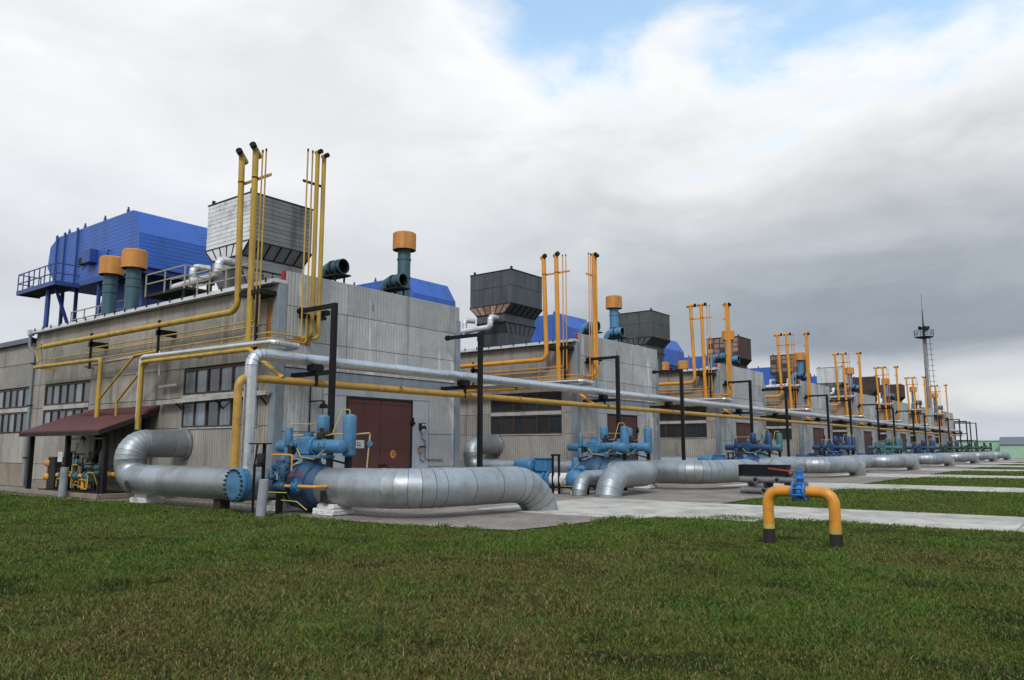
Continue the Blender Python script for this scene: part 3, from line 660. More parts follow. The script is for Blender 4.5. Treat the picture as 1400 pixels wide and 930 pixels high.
def vent(k, i):
    x, y, z0, zc, teal = [(17.75, 38.72, 8.14, 10.90, True), (17.75, 36.45, 8.14, 10.90, True), (25.87, 26.5, 8.14, 11.88, True)][i]
    where = ['left of the pair on the ', 'right of the pair on the ', 'standing alone on the '][i]
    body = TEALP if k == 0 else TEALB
    T = Thing('vent_stack', (x, y, z0), ('teal' if k == 0 else 'blue') + ' vent stack with orange cap, ' + where + of(k), 'vent stack', 'vent stacks with orange caps', 20 * k, 'vent%d%s' % (i, k == 0))
    r = .33 if i < 2 else .31; R_ = .57 if i < 2 else .56; hc = .42 if i < 2 else .40
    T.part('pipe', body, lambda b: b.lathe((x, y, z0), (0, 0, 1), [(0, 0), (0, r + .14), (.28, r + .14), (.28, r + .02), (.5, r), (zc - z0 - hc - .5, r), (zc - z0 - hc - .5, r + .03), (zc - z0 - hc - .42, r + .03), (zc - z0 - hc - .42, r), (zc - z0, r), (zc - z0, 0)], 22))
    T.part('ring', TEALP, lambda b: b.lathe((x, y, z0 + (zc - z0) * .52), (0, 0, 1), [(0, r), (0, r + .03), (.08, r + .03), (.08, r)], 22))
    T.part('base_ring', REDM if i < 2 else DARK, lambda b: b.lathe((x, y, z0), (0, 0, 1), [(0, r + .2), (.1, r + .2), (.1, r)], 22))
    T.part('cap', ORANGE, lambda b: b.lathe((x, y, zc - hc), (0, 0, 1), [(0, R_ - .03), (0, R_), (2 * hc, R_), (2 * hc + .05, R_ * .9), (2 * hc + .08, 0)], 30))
    T.part('cap_underside', DARK, lambda b: b.lathe((x, y, zc - hc + .06), (0, 0, 1), [(0, R_ - .02), (0, r)], 30))
    T.part('cap_knob', DARK, lambda b: b.cyl((x, y, zc + hc + .07), (x, y, zc + hc + .15), .05, 8))
def fan(k, i):
    x, y, z = [(20.5, 24.6, 9.42), (24.4, 25.1, 9.58)][i]; r = .285
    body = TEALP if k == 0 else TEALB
    T = Thing('roof_fan', (x, y + .8, 8.14), ('teal' if k == 0 else 'blue') + ' round fan duct, ' + ('left' if i == 0 else 'right') + ' one on the roof of the ' + of(k), 'fan duct', 'fan ducts on the roofs', 20 * k, 'fan%d%s' % (i, k == 0))
    P_ = [(x + .05, y, z), (x, y + 1.05, z), (x, y + 1.1, 8.2)]
    T.part('duct', body, lambda b: b.tube(P_, r, .42, 22, (False, True)))
    d = (Vector(P_[0]) - Vector(P_[1])).normalized()
    T.part('duct_bore', BORE, lambda b: b.lathe(Vector(P_[0]) - d * .02, d, [(-.3, 0), (-.3, r - .03), (.021, r - .03), (.021, r)], 22))
    for q in (.02, .22, .28, .5, .62):
        p = Vector(P_[0]) + (Vector(P_[1]) - Vector(P_[0])) * q
        T.part('clamp_ring', body if q != .5 else DARK, lambda b, p=p: b.lathe(p, d, [(0, r), (0, r + .035), (.06, r + .035), (.06, r)], 22))
    T.part('stand', BLACK, lambda b: (b.box(x - .32, x + .32, y - .05, y + .9, z - .42, z - .34), b.box(x - .26, x - .2, y + .1, y + .16, 8.14, z - .1), b.box(x + .2, x + .26, y + .1, y + .16, 8.14, z - .1), b.box(x - .05, x + .3, y - .22, y - .05, z - .42, z - .36), b.box(x - .26, x - .2, y + .7, y + .76, 8.14, z - .1), b.box(x + .2, x + .26, y + .7, y + .76, 8.14, z - .1)))
def roof_pipes(k):
    T = Thing('oil_vapour_pipe', (19.7, 34, 8.14), 'silver elbowed pipe beside the exhaust housing on the ' + of(k), 'roof pipe', 'silver pipes on the roofs', 20 * k, 'rpipe')
    jacket_sections(T, [(19.7, 36.2, 9.85), (19.7, 32.4, 10.0), (19.7, 32.4, 10.72), (20.6, 32.5, 10.72)], .19, .26, ALU, .9, 16, 30, 'pipe_section')
    jacket_sections(T, [(19.75, 34.7, 9.5), (19.75, 34.7, 10.7), (20.5, 34.5, 10.7)], .17, .24, ALU, .9, 16, 30, 'pipe_section')
    T.part('support', DARK, lambda b: b.box(19.62, 19.78, 35.4, 35.5, 8.14, 9.7)); T.part('support', DARK, lambda b: b.box(19.62, 19.78, 33.0, 33.1, 8.14, 9.82))
for k in range(8):
    exhaust(k); filter_house(k); roof_pipes(k)
    for i in range(3):
        if k < 5 or i == 2: vent(k, i)
    for i in range(2): fan(k, i)
def walkway(name, label, x0, x1, y0, y1, z, rails, key):
    T = Thing(name, (x0, y0, 8.14), label, 'walkway')
    T.part('deck', DARK, lambda b: b.box(x0, x1, y0, y1, z - .12, z))
    for a in (y0 + .1, y1 - .1):
        for x in (x0 + .05, x1 - .05): T.part('leg', DARK, lambda b, a=a, x=x: b.box(x - .04, x + .04, a - .04, a + .04, 8.13, z - .12))
    for x in rails:
        for h_ in (.5, .95): T.part('hand_rail', RAILM, lambda b, x=x, h_=h_: b.bar((x, y0, z + h_), (x, y1, z + h_), .05))
        n_ = max(2, int((y1 - y0) / 1.5))
        for i in range(n_ + 1): T.part('rail_post', RAILM, lambda b, x=x, i=i: b.bar((x, y0 + (y1 - y0) * i / n_, z - .1), (x, y0 + (y1 - y0) * i / n_, z + .97), .05))
    for h_ in (.5, .95): T.part('hand_rail', RAILM, lambda b, h_=h_: b.bar((x0, y0, z + h_), (x1, y0, z + h_), .05))
walkway('roof_walkway', 'raised dark roof walkway with pale rails between orange capped vents and exhaust housing', 17.9, 19.1, 32.1, 35.5, 9.12, (17.9, 19.1), 'w1')
walkway('roof_walkway', 'low roof walkway with pale rails beneath the blue railed platform', 18.6, 19.2, 38.6, 44.9, 8.45, (18.6,), 'w2')
walkway('roof_walkway', 'short railed roof walkway right under the pale exhaust housing', 18.0, 18.9, 26.8, 31.2, 8.5, (18.0,), 'w3')

# ---------------------------------------------------------------- yellow vent pipes on each building
def vent_pipes(k):
    m_ = YEL_OLD if k == 0 else YEL_NEW
    tone = 'dull yellow' if k == 0 else 'orange yellow'
    T = Thing('vent_pipe_cluster', (16.3, 25, 5.5), tone + ' vent pipes on the side wall of the ' + of(k), 'vent pipes', 'side wall vent pipes', 20 * k, 'vpl' + str(min(k, 2)))
    X0 = 16.32; RA = .117 if k == 0 else .13
    if k == 0: tops = [[(X0 - .26, 25.64 - .17, 13.22), (X0 + .3, 25.64 + .2, 12.98)], [(X0 - .26, 24.75 - .17, 13.24), (X0 + .3, 24.75 + .2, 13.0)]]
    elif k == 1: tops = [[(X0 - .1, 25.45, 13.12), (X0 + .05, 25.8, 13.05)], [(X0 - .1, 24.55, 13.12), (X0 + .05, 24.9, 13.05)]]
    else: tops = [[(X0, 25.2, 13.1), (X0, 25.95, 13.1)], [(X0, 24.35, 13.1), (X0, 25.05, 13.1)]]
    T.part('large_pipe', m_, lambda b: b.tube([(X0, 25.64, 13.1), (X0, 25.45, 7.05), (X0, 42.2, 7.05)], RA, .42, 16))
    T.part('large_pipe', m_, lambda b: b.tube([(X0, 24.75, 13.12), (X0, 24.62, 5.62), (X0 + .55, 24.62, 5.62)], RA, .2, 16))
    for a, c in tops:
        d = (Vector(a) - Vector(c)).normalized()
        T.part('outlet', m_, lambda b, a=a, c=c: b.tube([a, c], RA, 0, 16, (False, False)))
        T.part('outlet_bore', BORE, lambda b, a=a, c=c, d=d: (b.cyl(Vector(a) + d * .002, Vector(a) - d * .25, RA - .012, 16), b.lathe(Vector(a) - d * .12, d, [(0, RA), (0, RA + .006), (.125, RA + .006), (.125, RA - .02)], 16), b.cyl(Vector(c) - d * .002, Vector(c) + d * .2, RA - .012, 16)))
    for j, (y, zb_) in enumerate(((24.3, 6.57), (24.08, 6.36))):
        T.part('thin_pipe', m_, lambda b, y=y, zb_=zb_: b.tube([(X0, y, 12.95), (X0, y, zb_), (X0, 37.7 + 4 * j, zb_)], .03, .1, 8))
        T.part('thin_pipe_tip', BORE, lambda b, y=y: b.cyl((X0, y, 12.92), (X0, y, 13.02), .036, 8))
    def cross(b): b.bar((X0 + .17, 23.95, 12.05), (X0 + .17, 25.8, 12.05), .05, .1)
    T.part('crossbar', m_, cross)
    for y in (25.6, 24.72): T.part('clamp', DARK, lambda b, y=y: b.lathe((X0, y, 12.02), (0, 0, 1), [(0, RA - .005), (0, RA + .012), (.04, RA + .012), (.04, RA - .005)], 16))
    T.part('wall_bracket', BLACK, lambda b: b.box(X0 - .05, XL, 23.98, 25.3, 7.55, 7.72)); T.part('wall_bracket', BLACK, lambda b: b.box(X0 - .05, X0 + .05, 24.16, 24.24, 5.3, 7.6))
    for y in (31.0, 37.0): T.part('wall_bracket', BLACK, lambda b, y=y: (b.box(X0 - .1, XL, y - .12, y + .12, 6.62, 6.86), b.box(X0 - .1, X0 - .02, y - .12, y - .02, 5.6, 7.25)))
    T.part('pipe_bracket', m_, lambda b: b.bar((X0, 42.6, 7.2), (X0 + .1, 42.6, 6.3), .06)); T.part('pipe_bracket', m_, lambda b: b.bar((X0, 42.6, 7.2), (XL, 42.6, 7.2), .06))
    # second cluster, on the front wall
    T2 = Thing('vent_pipe_cluster', (18.2, 23.4, 5.5), tone + ' vent pipes on the front wall of the ' + of(k), 'vent pipes', 'front wall vent pipes', 20 * k, 'vpr' + str(min(k, 2)))
    Y0 = 23.4; r = .085 if k == 0 else .095
    xc, xd = (18.14, 18.45) if k == 0 else (18.2, 18.42)
    T2.part('large_pipe', m_, lambda b: b.tube([(xc, Y0, 13.28), (xc, Y0, 6.1), (xc, YF + .1, 6.1)], r, .24, 16))
    T2.part('large_pipe', m_, lambda b: b.tube([(xd, Y0, 13.22), (xd, Y0, 6.12), (xc + .05, Y0 + .1, 6.05), (xc, YF + .1, 6.05)], r, .24, 16))
    for x, z in ((xc, 13.28), (xd, 13.22)):
        T2.part('outlet', m_, lambda b, x=x, z=z: b.tube([(x, Y0 - .2, z), (x, Y0 + (.35 if k > 1 else .1), z)], r, 0, 16, (False, True)))
        T2.part('outlet_bore', BORE, lambda b, x=x, z=z: (b.cyl((x, Y0 - .222, z), (x, Y0 + .0, z), r - .012, 16), b.lathe((x, Y0 - .1, z), (0, -1, 0), [(0, r), (0, r + .006), (.124, r + .006), (.124, r - .02)], 16), b.cyl((x, Y0 + .352, z), (x, Y0 + .2, z), r - .012, 16) if k > 1 else None))
    for j, x in enumerate((17.68, 17.9)):
        zz = 6.05 - .2 * j
        T2.part('thin_pipe', m_, lambda b, x=x, zz=zz: b.tube([(x, Y0, 13.2), (x, Y0, zz), (X0 + .02, Y0 + .02, zz + .02), (X0 + .02, 36.6 - 1.6 * j, zz)], .03, .12, 8))
        T2.part('thin_pipe_tip', BORE, lambda b, x=x: b.cyl((x, Y0, 13.18), (x, Y0, 13.28), .036, 8))
    T2.part('crossbar', m_ if k else DARK, lambda b: b.bar((17.62, Y0 + .16, 12.05), (xd + .1, Y0 + .16, 12.05), .05, .09))
    T2.part('wall_bracket', BLACK, lambda b: b.box(17.9, 18.9, Y0 + .1, YF, 6.85, 6.97)); T2.part('wall_bracket', BLACK, lambda b: b.box(18.75, 18.95, Y0 - .05, YF, 7.02, 7.2))
for k in range(8): vent_pipes(k)

# ---------------------------------------------------------------- pipe rack in front of the row
def rack_post(k, i):
    x = 17.75 if i == 0 else 25.85; y = 21.65; zt = 7.13 if i == 0 else 7.02
    T = Thing('pipe_rack_post', (x, y, 0), 'black pipe rack post with top arm, ' + ('left' if i == 0 else 'right') + ' one before the ' + of(k), 'rack post', 'black rack posts', 20 * k, 'post%d' % i)
    T.part('column', BLACK, lambda b: (b.box(x - .085, x + .085, y - .1, y + .1, 0, zt, .01)))
    T.part('arm', BLACK, lambda b: b.box(x - .07, x + .07, y + .1, 23.55, zt - .16, zt - .01)); T.part('arm_end', BLACK, lambda b: b.cyl((x, 23.5, zt - .08), (x, 23.66, zt - .08), .12, 12))
    T.part('beam', BLACK, lambda b: b.box(x - .07, x + .07, y + .1, YF + .02, 4.58, 4.74)); T.part('pipe_shoe', BLACK, lambda b: b.box(x - .24, x + .24, 22.42, 22.78, 4.74, 4.94))
    T.part('hanger', BLACK, lambda b: b.box(x - .05, x + .05, 22.48, 22.56, 4.2, 4.58)); T.part('base_plate', DARK, lambda b: b.box(x - .2, x + .2, y - .2, y + .2, 0, .03))
for k in range(8):
    for i in range(2): rack_post(k, i)
T = Thing('pipe_rack', (170.5, 21.65, 0), 'open black pipe rack frame standing past the farthest building', 'rack frame')
for x in (170.5, 178.5):
    T.part('column', BLACK, lambda b, x=x: b.box(x - .09, x + .09, 21.55, 21.75, 0, 7.0)); T.part('column', BLACK, lambda b, x=x: b.box(x - .09, x + .09, 25.3, 25.5, 0, 7.0))
    T.part('beam', BLACK, lambda b, x=x: b.box(x - .07, x + .07, 21.75, 25.3, 6.85, 7.0)); T.part('beam', BLACK, lambda b, x=x: b.box(x - .07, x + .07, 21.75, 25.3, 3.4, 3.56))
T.part('beam', BLACK, lambda b: b.box(170.6, 178.4, 21.58, 21.72, 3.38, 3.55))
S = Thing('header_pipe', (15.1, 22.6, 0), 'long silver jacketed header pipe running along the whole row', 'pipe')
jacket_sections(S, [(15.12, 22.6, .9), (15.12, 22.6, 5.15), (17.2, 22.6, 5.13), (60, 22.6, 5.1), (166, 22.6, 5.1)], .205, .42, SILVER, 4.2, 20, 22, 'jacket_section', lap=.007)
Yh = Thing('header_pipe', (14.7, 22.6, 0), 'long dull yellow gas header pipe hung below the silver one', 'pipe')
for a, c in zip([None, 45, 85, 125], [45, 85, 125, 166]):
    pts = [(14.72, 22.68, .9), (14.72, 22.68, 4.32), (45, 22.5, 4.32)] if a is None else [(a, 22.5, 4.32), (c, 22.5, 4.32)]
    Yh.part('pipe_run', YEL_HEAD, lambda b, pts=pts: b.tube(pts, .135, .35, 16))
for x in (21.9, 29.8, 38, 52): Yh.part('weld_sleeve', YEL_HEAD, lambda b, x=x: b.lathe((x, 22.5, 4.32), (1, 0, 0), [(0, .13), (0, .145), (.12, .145), (.12, .13)], 16))
def wall_feed(k):
    m_ = YEL_OLD if k == 0 else YEL_NEW
    T = Thing('feed_pipe', (16.3, 31.6, 0), ('yellow' if k == 0 else 'orange') + ' feed pipe sloping into the header at the ' + of(k), 'pipe', 'header feed pipes', 20 * k, 'feed' + str(min(k, 1)))
    if k == 0: T.part('pipe_run', m_, lambda b: b.tube([(15.95, 31.55, 2.75), (15.95, 31.55, 5.52), (16.1, 24.2, 5.5), (16.1, 24.0, 5.35), (16.35, 22.55, 4.4)], .085, .25, 12))
    else: T.part('pipe_run', m_, lambda b: b.tube([(16.35, 36, 5.5), (16.35, 24.0, 5.48), (16.75, 22.55, 4.35)], .085, .25, 12))
    T.part('clamp', DARK, lambda b: b.lathe((16.15, 27.5, 5.5), (0, 1, 0), [(0, .08), (0, .1), (.06, .1), (.06, .08)], 12))
    T2 = Thing('feed_pipe', (16.35, 31.6, 0), 'silver jacketed pipe along the side wall of the ' + of(k), 'pipe', 'silver side wall pipes', 20 * k, 'feeds' + str(min(k, 1)))
    z = 5.74
    if k == 0: jacket_sections(T2, [(16.05, 31.75, 2.75), (16.05, 31.75, z), (16.2, 23.0, z - .06), (17.3, 22.95, z - .12), (17.3, 23.9, z - .12)], .11, .22, SILVER, 2.4, 14, 30, 'jacket_section')
    else: jacket_sections(T2, [(16.3, 36, z), (16.2, 23.0, z - .06), (17.3, 22.95, z - .12), (17.3, 23.9, z - .12)], .11, .22, SILVER, 2.4, 14, 30, 'jacket_section')
for k in range(8): wall_feed(k)
# extra wall pipes on the near building
T = Thing('wall_pipe', (16.3, 36.4, 0), 'yellow wall pipe dropping to the maroon canopy, with two thin sloping branches', 'pipe')
T.part('main_pipe', YEL_OLD, lambda b: b.tube([(16.3, 43.0, 6.05), (16.3, 35.95, 5.98), (16.3, 35.95, 3.1)], .1, .2, 12))
T.part('sloping_pipe', YEL_OLD, lambda b: b.tube([(16.3, 31.0, 5.98), (16.3, 32.9, 5.92), (16.3, 35.8, 4.2)], .05, .15, 8))
T.part('sloping_pipe', YEL_OLD, lambda b: b.tube([(16.3, 30.9, 5.8), (16.3, 31.5, 5.7), (16.3, 34.2, 4.0), (16.3, 34.2, 3.2)], .05, .15, 8))
T.part('end_loop', YEL_OLD, lambda b: b.tube([(16.3, 42.2, 7.05), (16.3, 43.2, 7.0), (16.3, 42.7, 6.3)], .04, .05, 8))
T.part('wall_strut', YEL_OLD, lambda b: b.bar((16.3, 42.5, 6.0), (XL, 42.5, 6.0), .1))
T = Thing('wall_pipe', (16.5, 34, 0), 'thin grey pipe on the side wall above the canopy', 'pipe')
jacket_sections(T, [(16.95, 38.2, 5.82), (16.6, 38.2, 5.82), (16.6, 31.3, 6.0), (16.6, 31.3, 5.0)], .07, .15, SILVER, 2.2, 12, 45, 'pipe_section')
T = Thing('cable_tray', (16.8, 24.5, 4.0), 'grey cable tray bracketed across the big window by the near corner', 'cable tray')
T.part('tray', FRAMEL, lambda b: b.bar((16.78, 31.6, 3.93), (16.78, 24.0, 4.02), .2, .06)); T.part('tray', FRAMEL, lambda b: b.bar((16.78, 31.6, 4.55), (16.78, 30.2, 4.58), .08, .1)); T.part('tray', FRAMEL, lambda b: b.bar((16.7, 31.6, 3.85), (16.7, 24.0, 3.96), .03, .12))
for y in (24.4, 27.3, 30.2): T.part('tray_bracket', DARK, lambda b, y=y: (b.bar((16.72, y, 3.88), (XL + .1, y, 3.5), .05), b.bar((16.68, y, 3.9), (XL + .1, y, 3.9), .05)))

# ---------------------------------------------------------------- large insulated pipework on the ground
def block(x, y, sx, sy, h_, label, rot, dx=0):
    rnd = random.Random(int(x * 31 + y * 7)); b = MB(); b.box(-sx / 2, sx / 2, -sy / 2, sy / 2, 0, h_ * .55, .03); b.box(-sx * .38, sx * .36, -sy * .42, sy * .4, h_ * .55, h_, .05)
    b.v = [(p[0] + rnd.uniform(-.025, .025), p[1] + rnd.uniform(-.025, .025), max(0, p[2] + rnd.uniform(-.02, .02))) for p in b.v]
    ob = bpy.data.objects.new('support_block', b.mesh('support_block', WHITE)); COL.objects.link(ob); ob.location = (x + dx, y, -.004); ob.rotation_euler.z = rot
    ob['label'] = label; ob['category'] = 'block'; ob['group'] = 'white support blocks'
def c_pipe(k):
    T = Thing('loop_pipe', (14.8, 26, 0), 'fat grey jacketed pipe looping out of the side wall of the ' + of(k), 'pipe', 'pipes looping from the side walls', 20 * k, 'cpipe')
    jacket_sections(T, [(17.2, 29.75, 2.18), (14.78, 29.75, 2.18), (14.78, 29.6, .86), (14.78, 22.45, .86)], .535, 1.05, JACKET, 1.05, 30, 11)
    T.part('wall_collar', JACKET, lambda b: b.lathe((16.98, 29.75, 2.18), (-1, 0, 0), [(0, .62), (.08, .62), (.08, .52)], 30))
    run = T.part('tee_run', JACKET, lambda b: b.tube([(14.5, 21.9, .86), (16.0, 21.9, .84), (16.0, 21.15, .82)], .5, .62, 28))
    T.part('tee_flange', VBLUE, lambda b: b.lathe((14.5, 21.9, .86), (-1, 0, 0), [(-.02, .4), (-.02, .535), (.13, .535), (.13, .40)], 32))
    cap = T.part('blind_flange', VBLUE, lambda b: b.lathe((14.35, 21.9, .86), (-1, 0, 0), [(0, .0), (0, .53), (.11, .53), (.13, .5), (.13, .41), (.15, .39), (.17, 0)], 32))
    for i in range(20):
        a = 2 * math.pi * i / 20
        T.part('bolt', DARK, lambda b, a=a: b.cyl((14.58, 21.9 + .47 * math.cos(a), .86 + .47 * math.sin(a)), (14.15, 21.9 + .47 * math.cos(a), .86 + .47 * math.sin(a)), .034, 6), cap)
    T.part('saddle', DARK, lambda b: b.box(14.6, 14.96, 23.2, 23.6, 0, .36))
    T.part('opening_cover', DARK, lambda b: b.bar((14.22, 28.35, .45), (14.22, 28.75, .78), .02, .18))
    block(15.0, 28.6, .8, .95, .40, ('white painted support block under the looping pipe of the ' + of(k)), .1, 20 * k)
def outlet_pipe(k):
    T = Thing('outlet_pipe', (16, 16, 0), 'fat grey pipe from the left valve of the ' + of(k) + ', bending into the paving', 'pipe', 'outlet pipes diving into paving', 20 * k, 'opipe')
    jacket_sections(T, [(16, 19.55, .82), (16, 16.05, .85), (21.2, 15.15, .86), (21.25, 15.12, -.4)], .57, 1.25, JACKET, 1.15, 32, 13)
    T.part('end_sleeve', JACKET, lambda b: b.lathe((16, 19.5, .82), (0, 1, 0), [(-.1, .56), (.12, .555), (.2, .50), (.22, .42)], 30))
    T.part('opening_cover', DARK, lambda b: b.prism([(18.9, .36), (19.2, .4), (19.2, .74), (18.95, .72)], 0, 15.42, 15.47))
    block(15.85, 19.1, .85, .95, .34, 'white painted support block under the outlet pipe before the ' + of(k), .0, 20 * k)
    block(15.75, 21.6, .9, .7, .36, 'white painted support block behind the left valve before the ' + of(k), .2, 20 * k)
def return_pipe(k):
    T = Thing('return_pipe', (30, 17.2, 0), 'fat grey pipe from the right valve of the ' + of(k) + ', elbowing into paving', 'pipe', 'return pipes elbowing into paving', 20 * k, 'rtp')
    jacket_sections(T, [(33.0, 19.3, .86), (33.0, 17.15, .86), (28.65, 17.0, .86), (28.6, 17.0, -.4)], .55, 1.2, JACKET, 1.1, 30, 12)
    T2 = Thing('bypass_pipe', (28.5, 18.3, 0), 'smaller grey pipe curving down beside the right valve of the ' + of(k), 'pipe', 'bypass pipes', 20 * k, 'bpp')
    jacket_sections(T2, [(31.4, 18.6, .72), (28.55, 18.35, .72), (28.5, 18.35, -.4)], .32, .75, JACKET, .9, 22, 15)
def ball_valve(k, i):
    x, y = (16.0, 20.4) if i == 0 else (33.0, 20.1)
    tone = [[VBLUE, VBLUE], [VBLUE, VNAVY], [VTEAL, VNAVY], [VNAVY, VTEAL], [VTEAL, VNAVY], [VNAVY, VGREEN], [VGREEN, VGREEN], [VGREEN, VGREEN]][k][i]
    cname = {VBLUE: 'light blue', VNAVY: 'deep blue', VTEAL: 'teal', VGREEN: 'dark green'}[tone]
    bodym = VBODY if tone is VBLUE else tone
    T = Thing('ball_valve', (x, y, 0), '%s ball valve with actuator bottles, %s one before the %s' % (cname, 'left' if i == 0 else 'right', of(k)), 'valve', 'ball valves with actuators', 20 * k, 'bv%d' % i)
    T.part('body', bodym, lambda b: b.lathe((x, y + .85, .82), (0, -1, 0), [(0, .4), (0, .56), (.14, .58), (.2, .62)] + [(.85 - .66 * math.cos(t), .2 + .56 * math.sin(t) ** .8) for t in (.9, 1.15, 1.4, 1.571, 1.75, 2.0, 2.25)] + [(1.5, .62), (1.58, .58), (1.72, .56), (1.72, .4)], 32))
    for dy in (.52, .06, -.42): T.part('body_seam', bodym, lambda b, dy=dy: b.lathe((x, y + dy, .82), (0, -1, 0), [(0, .6), (0, .70 if dy > .1 or dy < -.1 else .785), (.05, .70 if dy > .1 or dy < -.1 else .785), (.05, .6)], 32))
    T.part('stem', bodym, lambda b: b.lathe((x, y, 1.4), (0, 0, 1), [(0, .34), (.16, .34), (.16, .28), (.3, .28), (.3, 0)], 20)); T.part('mounting_plate', tone, lambda b: b.box(x - .32, x + .32, y - .75, y + .42, 1.69, 1.78, .01))
    T.part('leg', DARK, lambda b: b.box(x - .1, x + .1, y - .2, y + .2, 0, .2))
    za = 2.06
    T.part('yoke_housing', tone, lambda b: (b.box(x - .26, x + .26, y - .12, y + .5, 1.78, 2.36, .05), b.cyl((x, y + .2, 2.36), (x, y + .2, 2.5), .16, 14)))
    T.part('drive_cylinder', tone, lambda b: (b.bottle((x, y + .5, za), (x, y + 1.75, za), .2), b.lathe((x, y + .5, za), (0, 1, 0), [(0, .26), (.07, .26), (.07, .2)], 20)))
    cyl = T.part('drive_cylinder', tone, lambda b: (b.bottle((x, y - .12, za), (x, y - 1.5, za), .215), b.lathe((x, y - .12, za), (0, -1, 0), [(0, .28), (.12, .28), (.12, .21)], 20)))
    T.part('gas_bottle', tone, lambda b: b.bottle((x - .3, y + .82, 2.05), (x - .3, y + .82, 2.68), .125, 14)); T.part('gas_bottle', tone, lambda b: b.bottle((x - .3, y + .82, 1.5), (x - .3, y + .82, 2.04), .125, 14))
    T.part('oil_tank', tone, lambda b: b.bottle((x + .25, y - .2, 2.38), (x + .25, y - .2, 3.08), .2)); T.part('oil_tank', tone, lambda b: b.bottle((x + .5, y - 1.2, 1.72), (x + .5, y - 1.2, 3.08), .21))
    T.part('tank_stand', BLACK, lambda b: b.box(x + .43, x + .57, y - 1.27, y - 1.13, .0, 1.75)); T.part('tank_stand', BLACK, lambda b: b.bar((x + .5, y - 1.2, 1.5), (x, y - .6, 1.7), .06))
    T.part('control_block', DARK, lambda b: b.box(x - .4, x - .2, y + .55, y + .75, 1.8, 2.1, .02)); T.part('control_block', DARK, lambda b: b.box(x - .1, x + .3, y - .55, y - .3, 2.3, 2.5, .03)); T.part('control_block', DARK, lambda b: b.cyl((x, y - .45, 2.5), (x, y - .45, 2.64), .07, 10)); T.part('control_block', DARK, lambda b: b.cyl((x + .1, y - .75, 2.36), (x + .1, y - .6, 2.55), .05, 8))
    T.part('gauge', tone, lambda b: b.lathe((x - .42, y + .42, 2.15), (-1, 0, 0), [(0, 0), (0, .09), (.06, .09), (.06, 0)], 14))
    T.part('tubing', YTUBE, lambda b: b.tube([(x + .1, y - .35, 2.4), (x + .05, y - .9, 2.42), (x + .4, y - .95, 3.22), (x + .5, y - 1.2, 3.22), (x + .5, y - 1.2, 3.06)], .018, .08, 6)); T.part('tubing', YTUBE, lambda b: b.tube([(x - .28, y + .4, 2.0), (x - .35, y + .1, 1.72), (x - .3, y - .5, 1.66), (x - .24, y - .9, 1.95)], .02, .08, 6)); T.part('tubing', YTUBE, lambda b: b.tube([(x - .3, y + .82, 2.68), (x - .3, y + .82, 2.78), (x + .2, y + .3, 2.78), (x + .25, y - .1, 2.9)], .016, .06, 6))
    T.part('bracket', BLACK, lambda b: b.bar((x + .1, y + 1.2, 1.86), (x + .1, y + 1.2, 1.4), .05)); T.part('bracket', BLACK, lambda b: b.bar((x + .1, y + 1.2, 1.4), (x + .1, y + .4, 1.4), .05)); T.part('bracket', BLACK, lambda b: b.bar((x - .2, y + .5, 1.62), (x - .25, y + .95, 1.45), .14, .05))
    if k < 2:
        s_ = '%d-%d' % (k + 1, i + 1); v, f = split_faces(*text_outline(s_, .32))
        def lab(b):
            # letters wrapped round the cylinder, on the side towards the lawn
            b.add([(x - (.219 + p.z) * math.cos(p.y / .215), y - .72 - p.x, za + (.219 + p.z) * math.sin(p.y / .215)) for p in v], f)
        T.n = 200 + k; T.part('painted_number', LINT, lab, cyl)
    return T
